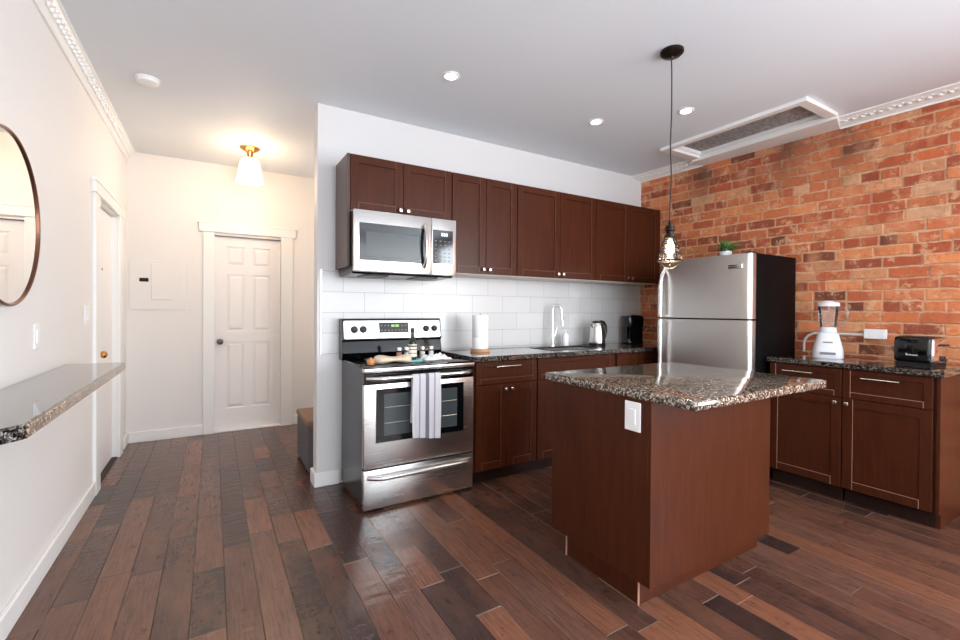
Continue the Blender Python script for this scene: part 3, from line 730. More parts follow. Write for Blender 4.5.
# sink
t = thing('sink', (2.71, 2.99, .9), 'black undermount sink set in the kitchen countertop', 'sink')
b = B(); e = .012
b.box(SX0, SX1, SY0, SY0 + e, .74, .93); b.box(SX0, SX1, SY1 - e, SY1, .74, .93); b.box(SX0, SX0 + e, SY0, SY1, .74, .93); b.box(SX1 - e, SX1, SY0, SY1, .74, .93); b.box(SX0, SX1, SY0, SY1, .728, .742)
b.build('basin', M['steel'], t, t.location)
b = B(); [b.box(*q) for q in ((SX0 + .001, SX1 - .001, SY0 + .001, SY0 + .02, .925, .9385), (SX0 + .001, SX1 - .001, SY1 - .02, SY1 - .001, .925, .9385), (SX0 + .001, SX0 + .02, SY0 + .001, SY1 - .001, .925, .9385), (SX1 - .02, SX1 - .001, SY0 + .001, SY1 - .001, .925, .9385))]
b.build('rim', M['black_matte'], t, t.location)['label'] = 'black rim'
b = B(); b.cyl((2.71, 2.99, .7415), (2.71, 2.99, .746), .04, n=24); b.build('drain', M['chrome'], t, t.location, smooth=True)

# right-hand base cabinets under the brick wall
RF = 3.59
base(1.305, 1.755, 'brown base cabinet under the blender, next to the refrigerator',
     [(1.307, 1.752, .105, .700, 1.335, .668)], [(1.307, 1.752, .705, .892, 1.465, 1.655, .846)], 'X', RF, RW - .003)
t = base(.852, 1.302, 'brown base cabinet under the toaster with exposed end panel',
     [(.866, 1.300, .105, .700, 1.272, .668)], [(.866, 1.300, .705, .892, 1.007, 1.197, .846)], 'X', RF, RW - .003)
b = B(); b.box(RF + .004, RW - .003, .834, .8515, BZ0, BZ1, .001); b.box(RF + .07, RW - .003, .842, .862, 0, BZ0, .001); b.build('end_panel', M['cabinet'], t, t.location)
t = thing('countertop', (3.85, 1.3, .899), 'short speckled granite countertop under the blender and toaster', 'countertop')
b = B(); b.prism([(RF - .022, .815), (WX(.815) - .008, .815), (WX(1.766) - .008, 1.766), (RF - .022, 1.766)], .8985, .9345, .006, 2); b.build('slab', M['granite_dark'], t, t.location)

# ------------------------------------------------------------------ island
IX0, IX1, IY0, IY1, IZ0 = 1.558, 2.50, 1.215, 1.835, .112
t = thing('kitchen_island', (2.05, 1.5, 0), 'dark wood kitchen island topped with speckled granite', 'kitchen island')
b = B(); b.box(IX0 + .016, IX1 - .016, IY0 + .016, IY1 - .016, IZ0, .892); b.build('body', M['cabinet'], t, t.location)
b = B(); b.box(IX0, IX0 + .018, IY0 + .019, IY1, IZ0, .892, .0008); b.build('side_panel', M['cabinet'], t, t.location)
b = B(); b.box(IX0, IX1, IY0, IY0 + .018, IZ0, .892, .0008); b.build('back_panel', M['cabinet'], t, t.location)
b = B(); b.box(IX1 - .018, IX1, IY0 + .019, IY1, IZ0, .892, .0008); b.build('side_panel', M['cabinet'], t, t.location)
b = B(); b.box(IX0 + .02, IX1 + .025, 1.285, 1.745, 0, IZ0, .001); o = b.build('toe_kick', M['cabinet'], t, t.location)
for q in (1.283, 1.740):
    b = B(); b.box(IX0 + .015, IX0 + .0205, q, q + .006, 0, IZ0 - .001); b.build('edge_tape', M['pale_edge'], o, t.location)['label'] = 'pale edge strip'
b = B(); b.prism([(1.550, 1.012), (2.628, 1.012), (2.628, 1.905), (1.550, 1.905)], .8925, .931, .009, 3, corner=.018); b.build('countertop', M['granite'], t, t.location, smooth=True)
mp = face_map('Y', IY1)
for u0, u1 in ((1.57, 2.027), (2.031, 2.488)):
    b = B(); shaker(b, u0, u1, IZ0 + .003, .885, .055, .02); b.build('door', M['cabinet'], t, t.location, xf=Matrix.Translation((0, 0, 0)) @ Matrix(((1, 0, 0, 0), (0, -1, 0, IY1 + .020), (0, 0, 1, 0), (0, 0, 0, 1))))
t = thing('power_outlet', (IX0 - .0005, 1.308, .815), 'white outlet plate on the dark side of the island', 'outlet')
b = B(); b.box(IX0 - .006, IX0, 1.266, 1.350, .752, .878, .002); b.build('plate', M['white_plastic'], t, t.location)
b = B(); b.box(IX0 - .010, IX0 - .005, 1.291, 1.325, .782, .848, .001); o = b.build('socket_face', M['white_plastic'], t, t.location)


# ------------------------------------------------------------------ range
RX0, RX1, RY0, RY1 = .797, 1.577, 2.715, 3.285
t = thing('stove', ((RX0 + RX1) / 2, 3.0, 0), 'stainless steel electric stove with black glass cooktop', 'stove'); o0 = t.location
b = B(); b.box(RX0 + .004, RX1 - .004, RY0 + .045, RY1, .03, .90, .004); b.build('body', M['black_enamel'], t, o0)
for x in (RX0 + .03, RX1 - .06):
    for y in (RY0 + .07, RY1 - .08): b = B(); b.cyl((x + .015, y, 0), (x + .015, y, .032), .016, n=12); b.build('foot', M['black_matte'], t, o0)
b = B(); b.box(RX0, RX1, RY0 + .004, RY0 + .045, .016, .262, .006, 2); dr = b.build('drawer', M['steel'], t, o0, smooth=True)
b = B(); zc = .218; hx0, hx1 = RX0 + .03, RX1 - .03
def bow(x0, x1, y0, z, depth, n=24, sag=0):
    pts = []
    for i in range(n + 1):
        s_ = i / n; e_ = min(1, min(s_, 1 - s_) / .12); dd = depth * math.sin(e_ * PI / 2)
        pts.append((x0 + (x1 - x0) * s_, y0 - dd, z - sag * math.sin(PI * s_)))
    return pts
b.tube(bow(hx0, hx1, RY0 + .008, zc, .048), .0155, 14); b.build('handle', M['steel'], dr, o0, smooth=True)
b = B(); b.box(RX0, RX1, RY0, RY0 + .044, .272, .80, .006, 2); dr = b.build('oven_door', M['steel'], t, o0, smooth=True)
b = B(); b.box(.872, 1.497, RY0 - .0025, RY0 + .01, .43, .768, .002); b.build('door_glass', M['black_gloss'], dr, o0)
b = B(); b.box(.925, 1.445, RY0 - .0035, RY0 + .002, .47, .735, .001); b.build('window', M['glass_grey'], dr, o0)['label'] = 'grey see-through window'
for z in (.55, .65): b = B(); b.tube([(.93, RY0 - .0045, z), (1.44, RY0 - .0045, z)], .0016, 6); b.build('oven_rack', M['nickel'], dr, o0)
b = B(); b.box(RX0 + .002, RX1 - .002, RY0 + .006, RY0 + .045, .802, .868, .003); b.build('vent_panel', M['black_gloss'], t, o0)
b = B(); b.tube(bow(RX0 + .02, RX1 - .02, RY0 + .004, .838, .05), .0135, 12); b.build('handle', M['steel'], dr, o0, smooth=True)
b = B(); b.box(RX0 - .002, RX1 + .002, RY0 - .012, RY0 + .05, .872, .902, .008, 2); b.build('front_trim', M['steel'], t, o0, smooth=True)
b = B(); b.box(RX0 - .003, RX1 + .001, RY0 - .010, 3.205, .898, .914, .005, 2); ct = b.build('cooktop', M['cooktop'], t, o0, smooth=True)
for (x, y, r) in ((.99, 2.86, .085), (1.38, 2.86, .105), (.99, 3.10, .075), (1.38, 3.10, .08)): b = B(); b.ring((x, y, .9143), r, .0012, 'Z', 40, 4); b.build('burner_ring', M['grey_print'], ct, o0)
# backguard with slanted console
b = B(); tb = bmesh.new(); prof = [(3.205, .905), (3.185, .955), (3.205, 1.035), (3.190, 1.05), (3.218, 1.19), (3.232, 1.20), (RY1, 1.20), (RY1, .905)]
ra = [tb.verts.new((RX0 - .016, y, z)) for y, z in prof]; rb = [tb.verts.new((RX1 - .022, y, z)) for y, z in prof]
for i in range(len(prof)): tb.faces.new((ra[i], ra[(i + 1) % len(prof)], rb[(i + 1) % len(prof)], rb[i]))
tb.faces.new(ra); tb.faces.new(rb[::-1]); bmesh.ops.recalc_face_normals(tb, faces=tb.faces[:]); b._merge(tb); b.build('backguard', M['black_gloss'], t, o0)
cs = Matrix.Translation((0, 3.190, 1.05)) @ Matrix.Rotation(-math.atan2(.028, .14), 4, 'X')   # console plane: local y=0 is the face, z up
b = B(); b.prism([(RX0 - .004, 0), (RX1 - .034, 0), (RX1 - .034, .13), (RX0 - .004, .13)], 0, .006, corner=.012, mtx=cs @ Matrix(((1, 0, 0, 0), (0, 0, -1, 0), (0, 1, 0, .006), (0, 0, 0, 1))))
co = b.build('console', M['steel'], t, o0)
b = B(); b.box(1.05, 1.28, -.0085, -.005, .045, .122, .002, mtx=cs); dp = b.build('display_panel', M['black_matte'], co, o0); dp = co
b = B()
for dx in (0, .014, .032, .046): b.box(1.145 + dx, 1.154 + dx, -.0095, -.008, .088, .106, mtx=cs)
b.build('display_digits', M['green_display'], co, o0)['label'] = 'green lit clock digits'
for r_ in range(2):
    for c_ in range(8):
        if 2 < c_ < 5 and r_ == 1: continue
        b = B(); b.box(1.062 + c_ * .027, 1.074 + c_ * .027, -.0095, -.008, .06 + r_ * .035, .067 + r_ * .035, mtx=cs); b.build('key', M['grey_print'], dp, o0)
for kx_ in (.868, .932, 1.425, 1.495):
    b = B(); kb = cs @ Matrix.Translation((kx_, 0, .072)) @ Matrix.Rotation(PI / 2, 4, 'X')
    b.lathe([(0, .032), (.017, .032), (.02, .028), (.021, .012), (.026, .008), (.026, .005), (0, .005)], mtx=kb, n=24); b.box(-.004, .004, -.02, .02, .028, .038, .001, mtx=kb)
    b.build('burner_knob', M['nickel'] if False else M['black_matte'], co, o0, smooth=True)

# dish towel over the oven handle
tx0, tx1, hy, hz = 1.092, 1.292, RY0 - .046, .838
t_o = Vector(((tx0 + tx1) / 2, hy, hz))
def towel(u, v_):
    x = tx0 + (tx1 - tx0) * u + .006 * math.sin(v_ * 7) * (u - .5)
    R = .0165; L1, L2 = .40, .30; arc = PI * R; s_ = v_ * (L1 + L2 + arc)
    wv = .005 * math.sin(u * 11 + 1) + .003 * math.sin(u * 23)
    if s_ < L1: y, z = hy - R - wv * (L1 - s_) / L1, hz - (L1 - s_)
    elif s_ < L1 + arc:
        a = (s_ - L1) / R; y, z = hy - R * math.cos(a), hz + R * math.sin(a)
    else: q = s_ - L1 - arc; y, z = min(hy + R + wv * q / L2 * .3, RY0 - .009), hz - q
    if s_ < L1 and u > .9: z += .0
    return (x, y, z + (.012 * (1 - u) - .018 * (u)) * (1 if s_ < .02 else 0))
b = B(); b.grid(towel, 30, 60, .0022); tw = b.build('dish_towel', M['towel'], None, t_o, smooth=True); tag(tw, 'white and grey striped dish towel hanging on the oven handle', 'towel')

# ------------------------------------------------------------------ microwave
MX0, MX1, MY0, MZ0, MZ1 = .779, 1.526, 2.895, 1.516, 1.921
t = thing('microwave', ((MX0 + MX1) / 2, 3.1, MZ0), 'stainless steel over-the-range microwave under the upper cabinets', 'microwave'); o0 = t.location
b = B(); b.box(MX0, MX1, MY0 + .035, YK - .009, MZ0 + .012, MZ1 - .001, .003); b.build('body', M['black_matte'], t, o0)
b = B(); tb = bmesh.new(); prof = [(MY0 + .02, MZ0 + .012), (MY0 + .06, MZ0 - .012), (YK - .03, MZ0 - .02), (YK - .012, MZ0 + .012)]
ra = [tb.verts.new((MX0 + .004, y, z)) for y, z in prof]; rb = [tb.verts.new((MX1 - .004, y, z)) for y, z in prof]
for i in range(4): tb.faces.new((ra[i], ra[(i + 1) % 4], rb[(i + 1) % 4], rb[i]))
tb.faces.new(ra); tb.faces.new(rb[::-1]); bmesh.ops.recalc_face_normals(tb, faces=tb.faces[:]); b._merge(tb); un = b.build('underside', M['black_enamel'], t, o0)
for q in (MX0 + .1, MX1 - .27): b = B(); b.box(q, q + .17, MY0 + .1, MY0 + .3, MZ0 - .021, MZ0 - .012, .002); b.build('grease_filter', M['black_matte'], un, o0)
b = B(); b.box(MX0, 1.328, MY0, MY0 + .036, MZ0, MZ1, .006, 2); dr = b.build('door', M['steel'], t, o0, smooth=True)
b = B(); b.box(.815, 1.285, MY0 - .003, MY0 + .003, MZ0 + .075, MZ1 - .085, .002); b.build('door_glass', M['glass_dark'], dr, o0)
b = B(); b.box(.858, 1.235, MY0 - .0045, MY0 - .002, MZ0 + .10, MZ1 - .14, .001); b.build('window', M['glass_grey'], dr, o0)
b = B(); pts = [(1.272, MY0 - .052 * math.sin(PI * i / 16) ** .6 + .004, MZ0 + .045 + (.31) * i / 16) for i in range(17)]; b.tube(pts, .011, 12, flat=.8); b.build('handle', M['nickel'], dr, o0, smooth=True)
b = B(); b.box(1.330, MX1, MY0, MY0 + .036, MZ0, MZ1, .006, 2); cp = b.build('control_housing', M['steel'], t, o0, smooth=True)
b = B(); b.box(1.338, 1.498, MY0 - .002, MY0 + .003, MZ0 + .082, MZ1 - .082, .001); b.build('keypad', M['black_gloss'], cp, o0)
b = B(); [b.box(1.405 + d_, 1.418 + d_, MY0 - .003, MY0 - .0018, MZ1 - .125, MZ1 - .102) for d_ in (0, .018, .036)]; b.build('display_digits', M['pale_display'], cp, o0)
for r_ in range(6):
    for c_ in range(4): b = B(); b.box(1.355 + c_ * .036, 1.368 + c_ * .036, MY0 - .0028, MY0 - .0018, MZ0 + .1 + r_ * .028, MZ0 + .107 + r_ * .028); b.build('key', M['grey_print'], cp, o0)

# ------------------------------------------------------------------ refrigerator
FX0, FY0, FY1 = 3.375, 1.785, 2.57
t = thing('refrigerator', (3.75, 2.18, 0), 'stainless steel top-freezer refrigerator with black sides', 'refrigerator'); o0 = t.location
b = B(); b.box(3.455, 4.058, FY0 + .006, FY1 - .006, .03, 1.708, .006, 2); b.build('body', M['fridge_side'], t, o0, smooth=True)
for x in (3.5, 4.0):
    for y in (FY0 + .05, FY1 - .05): b = B(); b.cyl((x, y, 0), (x, y, .035), .02, n=12); b.build('foot', M['black_matte'], t, o0)
b = B(); b.box(3.46, 3.475, FY0 + .01, FY1 - .01, .012, .05); b.build('base_grille', M['black_matte'], t, o0)
def fdoor(z0, z1):
    b = B(); n = 14; pts = []
    # slightly bowed face with rounded edges, plan view
    pts = [(3.448, FY0), (FX0 + .045, FY0)]
    for i in range(1, 7):
        a = PI / 2 * i / 6; pts.append((FX0 + .045 - .04 * math.sin(a), FY0 + .03 * (1 - math.cos(a))))
    for i in range(1, n):
        s_ = i / n; pts.append((FX0 + .005 - .010 * math.sin(PI * s_), FY0 + .03 + (FY1 - FY0 - .06) * s_))
    for i in range(6):
        a = PI / 2 * (1 - i / 6); pts.append((FX0 + .045 - .04 * math.sin(a), FY1 - .03 * (1 - math.cos(a))))
    pts += [(FX0 + .045, FY1), (3.448, FY1)]
    b.prism(pts, z0, z1, .003, 1); return b.build('door', M['steel_fridge'], t, o0, smooth=True)
d1 = fdoor(1.214, 1.704); d2 = fdoor(.06, 1.204)
def fhandle(d, z0, z1, tip_top, tip_bot):
    b = B(); yc = FY1 - .055; n = 20; pts = []
    for i in range(n + 1):
        s_ = i / n; e_ = 1.0
        if tip_top: e_ = min(e_, (1 - s_) / .3)
        if tip_bot: e_ = min(e_, s_ / .3)
        if not tip_bot: e_ = min(e_, max(s_ / .03, 0) + .75)
        if not tip_top: e_ = min(e_, max((1 - s_) / .03, 0) + .75)
        pts.append((FX0 + .002 - .052 * math.sin(min(1, e_) * PI / 2), yc, z0 + (z1 - z0) * s_))
    b.tube(pts, .019, 14)
    ends = [z1 - .01] if not tip_top else []
    ends += [z0 + .01] if not tip_bot else []
    for z in ends: b.box(FX0 - .055, FX0 + .004, yc - .012, yc + .012, z - .008, z + .008, .003)
    b.build('handle', M['steel'], d, o0, smooth=True)
fhandle(d1, 1.22, 1.632, True, False); fhandle(d2, .62, 1.198, False, True)
b = B(); b.box(FX0 - .006, FX0 + .004, FY0 + .06, FY0 + .165, 1.595, 1.625, .002); bd = b.build('badge', M['chrome'], d1, o0)
b = B(); [b.box(FX0 - .0068, FX0 - .0055, FY0 + .068 + i * .0105, FY0 + .074 + i * .0105, 1.606, 1.616) for i in range(9)]; b.build('badge_lettering', M['grey_print'], d1, o0)
b = B(); b.box(3.40, 3.47, FY0 + .004, FY0 + .06, 1.703, 1.716, .003); b.build('hinge_cover', M['black_matte'], t, o0)

# plant on the refrigerator
t = thing('potted_plant', (3.84, 2.245, 1.709), 'small grassy green plant in a white pot on the refrigerator', 'potted plant'); o0 = Vector((0, 0, 0))
b = B(); b.lathe([(0, 0), (.038, 0), (.05, .085), (.046, .085), (.044, .075), (0, .075)]); b.build('pot', M['white_gloss'], t, smooth=True)
b = B(); b.lathe([(0, .078), (.044, .078), (.044, .070), (0, .070), (0, .078)]); b.build('soil', M['soil'], t)
b = B(); tb = bmesh.new()
for i in range(170):
    an = random.uniform(0, 2 * PI); r0 = random.uniform(0, .04); lean = random.uniform(.1, 1.3); L = random.uniform(.08, .14)
    ca, sa = math.cos(an), math.sin(an); wv = random.uniform(.003, .0055); prev = None
    for s_ in range(5):
        q = s_ / 4; rr = r0 + L * math.sin(lean) * q; z = .076 + L * math.cos(lean) * q * (1 - .2 * q * lean) ; ww = wv * (1 - q ** 2) + .0004
        a_ = tb.verts.new((ca * rr - sa * ww, sa * rr + ca * ww, z)); c_ = tb.verts.new((ca * rr + sa * ww, sa * rr - ca * ww, z + .001))
        if prev: tb.faces.new((prev[0], prev[1], c_, a_))
        prev = (a_, c_)
b._merge(tb); b.build('foliage', M['leaf'], t)

# ------------------------------------------------------------------ things on the kitchen counter
ZC = .937
# paper towels
t = thing('paper_towel_holder', (1.835, 3.06, ZC), 'white paper towel roll standing on a round wooden holder', 'paper towel')
b = B(); b.lathe([(0, 0), (.078, 0), (.08, .008), (.078, .018), (0, .018)]); b.cyl((0, 0, .018), (0, 0, .27), .006); b.build('holder', M['holder_wood'], t, smooth=True)
b = B(); b.lathe([(.02, .02), (.063, .02), (.065, .03), (.065, .098), (.0635, .1), (.065, .102), (.065, .255), (.062, .26), (.02, .26), (.02, .02)], n=40); b.build('paper_roll', M['paper'], t, smooth=True)
# faucet
t = thing('faucet', (2.705, 3.205, .936), 'tall chrome gooseneck kitchen faucet behind the sink', 'faucet')
b = B(); b.lathe([(0, 0), (.027, 0), (.027, .012), (.02, .022), (.017, .11), (.014, .13), (0, .13)]); 
pts = [(0, 0, .12), (0, 0, .27)]; R = .04; dx_, dy_ = .75, -.66
for i in range(11): a = PI * i / 10; q = R - R * math.cos(a); pts.append((q * dx_, q * dy_, .29 + R * math.sin(a)))
q = 2 * R + .004; pts.append((q * dx_, q * dy_, .23)); b.tube(pts, .0095, 12); b.build('spout', M['chrome'], t, smooth=True)
b = B(); b.cyl((q * dx_, q * dy_, .235), ((q + .006) * dx_, (q + .006) * dy_, .165), .012, .016); b.build('spray_head', M['chrome'], t, smooth=True)
b = B(); b.tube([(.012, 0, .07), (.03, 0, .09), (.048, -.004, .15)], .0055, 8); b.build('lever', M['chrome'], t, smooth=True)
# soap dispenser
t = thing('soap_dispenser', (2.86, 3.20, ZC), 'small white soap bottle between the faucet and the kettle', 'soap dispenser')
b = B(); b.lathe([(0, 0), (.03, 0), (.032, .01), (.032, .085), (.024, .098), (.012, .102), (.012, .112), (0, .112)]); b.build('bottle', M['white_gloss'], t, smooth=True)
b = B(); b.cyl((0, 0, .112), (0, 0, .128), .006); b.box(-.03, .01, -.007, .007, .126, .134, .003); b.build('pump', M['white_plastic'], t)
# kettle
t = thing('electric_kettle', (3.17, 3.10, ZC), 'stainless steel electric kettle with black handle', 'kettle')
b = B(); b.lathe([(0, 0), (.078, 0), (.08, .012), (.074, .022), (0, .022)]); b.build('base', M['black_matte'], t, smooth=True)
b = B(); b.lathe([(0, .023), (.076, .023), (.077, .035), (.066, .15), (.058, .188), (.052, .195), (0, .2)], n=40); b.build('body', M['steel'], t, smooth=True)
b = B(); b.lathe([(0, .198), (.05, .197), (.048, .206), (.02, .214), (0, .214)]); b.build('lid', M['black_matte'], t, smooth=True)
b = B(); b.tube([(.045, -.0, .205), (.085, -.0, .20), (.115, 0, .17), (.12, 0, .12), (.105, 0, .07), (.08, 0, .045)], .011, 10, flat=1.3); b.build('handle', M['black_matte'], t, smooth=True)
b = B(); b.tube([(-.055, 0, .16), (-.072, 0, .185), (-.08, 0, .192)], .014, 10); b.build('spout', M['steel'], t, smooth=True)
# coffee machine
t = thing('coffee_maker', (3.67, 3.10, ZC), 'black single-serve coffee machine at the counter end near the brick', 'coffee maker', rz=-.45)
b = B(); b.box(-.075, .075, -.09, .12, 0, .035, .01, 2); b.box(-.075, .075, .0, .12, .03, .22, .012, 2); b.build('body', M['black_gloss'], t, smooth=True)
b = B(); b.box(-.078, .078, -.09, .12, .15, .252, .014, 2); hd = b.build('brew_head', M['black_gloss'], t, smooth=True)
b = B(); b.box(-.06, .06, -.075, .0, .251, .262, .004); b.build('lid_handle', M['chrome'], hd)['label'] = 'chrome lever'
b = B(); b.box(-.055, .055, -.085, -.0, .035, .043, .002); b.build('drip_tray', M['chrome'], t)
b = B(); b.box(-.066, .066, -.086, -.078, .03, .16, .002); b.build('front_tank', M['black_gloss'], t)

# ------------------------------------------------------------------ things on the stove
ZS = .9155
t_o = Vector((.985, 2.83, ZS))
def mitt(u, v_):
    a = u * 2 * PI; L = .19; wd = .07 * (1 - .45 * max(0, v_ - .1) * .6) * math.sin(min(1, (v_ + .02) * 5) * PI / 2) * math.sin(min(1, (1.02 - v_) * 6) * PI / 2)
    return Vector(((v_ - .35) * L * 1.35 + t_o.x - .0, t_o.y + math.cos(a) * wd + .01 * math.sin(v_ * 6), ZS + .024 + math.sin(a) * .022 * (1 + .3 * math.sin(v_ * 9)) * min(1, wd / .03)))
M['mitt'] = mat('beige_speckled_cloth', lin(222, 200, 170), .95); k = N(M['mitt']); vo = k.n('ShaderNodeTexVoronoi', Vector=k.coord(), Scale=90.0)
k.link(k.ramp(vo.outputs[0], [(.1, lin(160, 112, 74)), (.3, lin(226, 208, 184))]), 'Base Color')
b = B(); b.grid(mitt, 24, 24); tag(b.build('oven_mitt', M['mitt'], None, t_o, smooth=True), 'beige speckled cloth mitt lying on the left of the cooktop', 'oven mitt')
M['egg_wood'] = wood('warm_wood_ball', lin(196, 132, 78), lin(216, 156, 100), .4, 0, .2)
t = thing('wooden_shaker', (.862, 2.79, ZS), 'small round wooden shaker at the cooktop front left', 'shaker')
b = B(); b.lathe([(0, 0), (.018, 0), (.026, .012), (.027, .024), (.02, .036), (0, .04)]); b.build('body', M['egg_wood'], t, smooth=True)
b = B(); b.lathe([(0, .046), (.008, .045), (.009, .038), (0, .037)]); b.build('knob', M['egg_wood'], t, smooth=True)
# teal dish and bottle
t = thing('glass_dish', (1.17, 2.85, ZS), 'small square teal glass dish under the bottle on the cooktop', 'dish')
b = B(); b.prism([(-.06, -.05), (.06, -.05), (.06, .05), (-.06, .05)], 0, .012, .003, 1, corner=.014); b.build('dish', M['teal_glass'], t)
M['teal'] = mat('teal_cloth', lin(120, 196, 196), .6)
t.children[0].data.materials[0] = M['teal']
t = thing('oil_bottle', (1.17, 2.85, ZS + .012), 'tall dark oil bottle with a pale label on the cooktop', 'bottle')
b = B(); b.lathe([(0, 0), (.027, 0), (.029, .006), (.029, .11), (.024, .13), (.013, .15), (.011, .19), (.013, .192), (.013, .2), (0, .2)], n=28); b.build('glass_body', M['bottle_glass'], t, smooth=True)
b = B(); b.lathe([(.0136, .186), (.0138, .188), (.0138, .214), (.012, .216), (0, .216)], n=20); b.build('cap', M['black_matte'], t, smooth=True)
M['label'] = mat('bottle_label', lin(230, 222, 205), .7); k = N(M['label']); sz = k.n('ShaderNodeSeparateXYZ', Vector=k.n('ShaderNodeTexCoord').outputs['Object']).outputs[2]
k.link(k.ramp(k.n('ShaderNodeMapRange', Value=sz, i1=.02, i2=.105).outputs[0], [(0, lin(228, 220, 205)), (.25, lin(180, 110, 80)), (.32, lin(228, 220, 205)), (.55, lin(70, 60, 50)), (.62, lin(228, 220, 205)), (.8, lin(60, 52, 46)), (.9, lin(228, 220, 205))], 'CONSTANT'), 'Base Color')
b = B(); b.lathe([(.0296, .02), (.0296, .105)], n=28); b.build('label', M['label'], t, smooth=True)
# spice jars
jar = None
for i, (x, y, col_, lab) in enumerate([(1.145, 3.04, (196, 130, 110), 'small glass spice jar with reddish spice, leftmost of the row behind the bottle'), (1.205, 3.05, (190, 214, 208), 'small glass spice jar with pale green contents, second from left behind the bottle'),
                                 (1.33, 3.05, (214, 206, 192), 'small glass spice jar with cream contents, just right of the bottle'), (1.405, 3.06, (232, 228, 222), 'small glass spice jar with white contents, rightmost of the row behind the bottle')]):
    t = thing('spice_jar', (x, y, ZS), lab, 'jar', group='spice jars along the back of the cooktop')
    b = B(); b.lathe([(0, 0), (.021, 0), (.022, .004), (.022, .05), (.018, .058), (.018, .062)]); b.build('glass_body', M['glass'], t, smooth=True)
    b = B(); b.lathe([(0, .002), (.019, .002), (.019, .045), (0, .045)]); b.build('contents', mat('spice_%d' % i, lin(*col_), .8), t, smooth=True)
    b = B(); b.lathe([(0, .082), (.018, .082), (.02, .078), (.02, .06), (0, .06)]); b.build('lid', M['nickel'], t, smooth=True)
# crumpled white cloth
t_o = Vector((1.36, 2.89, ZS))
def crump(u, v_):
    x = (u - .5) * .2; y = (v_ - .5) * .13; e_ = min(1, 6 * min(u, 1 - u)) * min(1, 6 * min(v_, 1 - v_))
    z = .004 + e_ * (.018 + .012 * math.sin(u * 13 + v_ * 5) + .009 * math.sin(v_ * 17 - u * 7))
    return t_o + Vector((x * (1 + .1 * math.sin(v_ * 8)), y * (1 + .12 * math.sin(u * 9)), z))
b = B(); b.grid(crump, 26, 20, .003); tag(b.build('napkin', mat('white_cloth', lin(236, 236, 238), .95), None, t_o, smooth=True), 'crumpled white napkin on the right of the cooktop', 'napkin')

# ------------------------------------------------------------------ right counter
ZR = .935
M['blender_white'] = mat('blender_white', lin(218, 218, 224), .25)
t = thing('blender', (3.865, 1.492, ZR), 'white countertop blender with a clear jar', 'blender', rz=.37)
b = B(); tb = bmesh.new(); rings = []
prof = [(.088, 0), (.092, .01), (.090, .06), (.084, .09), (.074, .13), (.066, .165), (.062, .182), (.05, .188)]
for r, z in prof:
    rings.append([tb.verts.new((math.copysign(abs(math.cos(2 * PI * i / 40)) ** .6, math.cos(2 * PI * i / 40)) * r, math.copysign(abs(math.sin(2 * PI * i / 40)) ** .6, math.sin(2 * PI * i / 40)) * r, z)) for i in range(40)])
for a_, c_ in zip(rings, rings[1:]):
    for i in range(40): tb.faces.new((a_[i], a_[(i + 1) % 40], c_[(i + 1) % 40], c_[i]))
tb.faces.new(rings[0][::-1]); tb.faces.new(rings[-1]); bmesh.ops.recalc_face_normals(tb, faces=tb.faces[:]); b._merge(tb); ba = b.build('motor_base', M['blender_white'], t, smooth=True)
# local direction facing the camera: -Y rotated; put the buttons on local -X side (faces the room)
b = B(); b.box(-.0935, -.085, -.045, .045, .03, .048, .002); b.build('button_strip', M['grey_print'], ba)
b = B(); b.box(-.082, -.070, -.028, .028, .115, .123, .001); b.build('nameplate', M['grey_print'], ba)
b = B(); b.lathe([(.048, .186), (.052, .19), (.05, .215), (.046, .225)]); b.build('jar_collar', M['blender_white'], t, smooth=True)
b = B(); b.lathe([(.046, .212), (.05, .23), (.061, .36), (.063, .385)], n=8); jr = b.build('jar', M['glass'], t)
b = B(); b.tube([(0, -.058, .365), (0, -.09, .372), (0, -.112, .35), (0, -.108, .29), (0, -.085, .25), (0, -.052, .245)], .0075, 8); b.build('jar_handle', M['glass'], jr, smooth=True)
b = B(); b.lathe([(0, .405), (.02, .418), (.03, .416), (.034, .409), (.062, .407), (.068, .402), (.068, .378), (.062, .378), (.062, .384), (0, .384)]); b.build('lid', M['blender_white'], t, smooth=True)
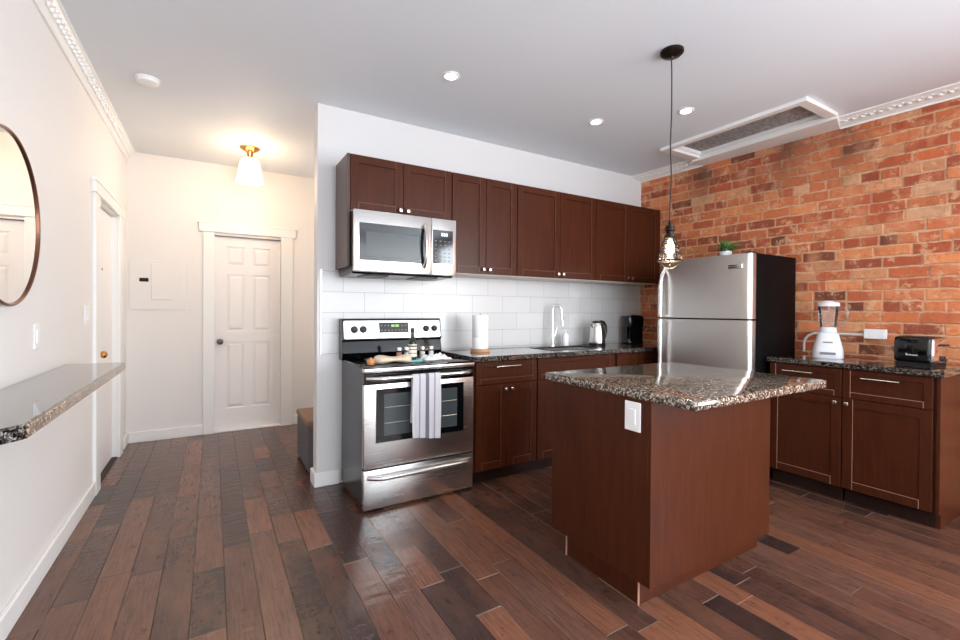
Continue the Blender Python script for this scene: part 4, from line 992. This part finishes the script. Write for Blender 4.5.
# toaster
t = thing('toaster', (3.975, 1.03, ZR), 'glossy black toaster with a chrome end', 'toaster', rz=-.2)
b = B(); b.box(-.085, .08, -.100, .098, .012, .18, .022, 3); bo = b.build('body', M['black_gloss'], t, smooth=True)
b = B(); b.box(-.08, .076, -.118, -.09, .014, .172, .014, 2); b.build('chrome_end', M['chrome'], t, smooth=True)
b = B(); b.box(-.022, .022, -.145, -.115, .125, .137, .004); b.build('lever', M['black_matte'], t)
b = B(); b.cyl((0, -.11, .045), (0, -.13, .045), .016); b.build('browning_dial', M['black_matte'], t, smooth=True)
for q in (-.05, .022): b = B(); b.box(q, q + .028, -.06, .08, .175, .1815); b.build('slot', M['black_matte'], bo)
b = B(); b.box(-.08, .076, -.105, .09, 0, .014, .003); b.build('foot_base', M['black_matte'], t)
b = B()
for i in range(8): b.box(-.0862, -.0848, .02 - i * .008, .0255 - i * .008, .058, .064 if i else .071)
b.build('lettering', M['white_print'], bo)['label'] = 'small white lettering'
# conduit and outlet box on the brick
t = thing('outlet_box', (RW, 1.30, 1.115), 'white surface outlet box on the brick wall between blender and toaster', 'outlet')
b = B(); b.box(RW - .015, WX(1.3) - .004, 1.240, 1.362, 1.078, 1.148, .004, 2); b.build('box', M['white_plastic'], t, t.location)
for s_ in (-.028, .028): b = B(); b.box(RW - .0162, RW - .014, 1.30 + s_ - .013, 1.30 + s_ + .013, 1.10, 1.128, .001); b.build('socket_face', M['trim'], t, t.location)
t = thing('wall_conduit', (RW, 1.6, 1.09), 'pale conduit pipe along the brick behind the blender', 'conduit')
b = B(); P_ = [(1.362, 1.103), (1.5, 1.103), (1.66, 1.103)]
for i in range(1, 8): a = PI / 2 * i / 7; P_.append((1.66 + .09 * math.sin(a), 1.103 - .09 * (1 - math.cos(a))))
P_.append((1.75, .95)); pts = [(WX(y) - .015, y, z) for y, z in P_]; b.tube(pts, .010, 10); b.build('pipe', M['conduit'], t, t.location, smooth=True)

for nm, sc_ in (('paper_towel_holder', 1.12), ('faucet', 1.16), ('electric_kettle', 1.10), ('coffee_maker', 1.12), ('soap_dispenser', 1.1)):
    bpy.data.objects[nm].scale = (1, 1, sc_)
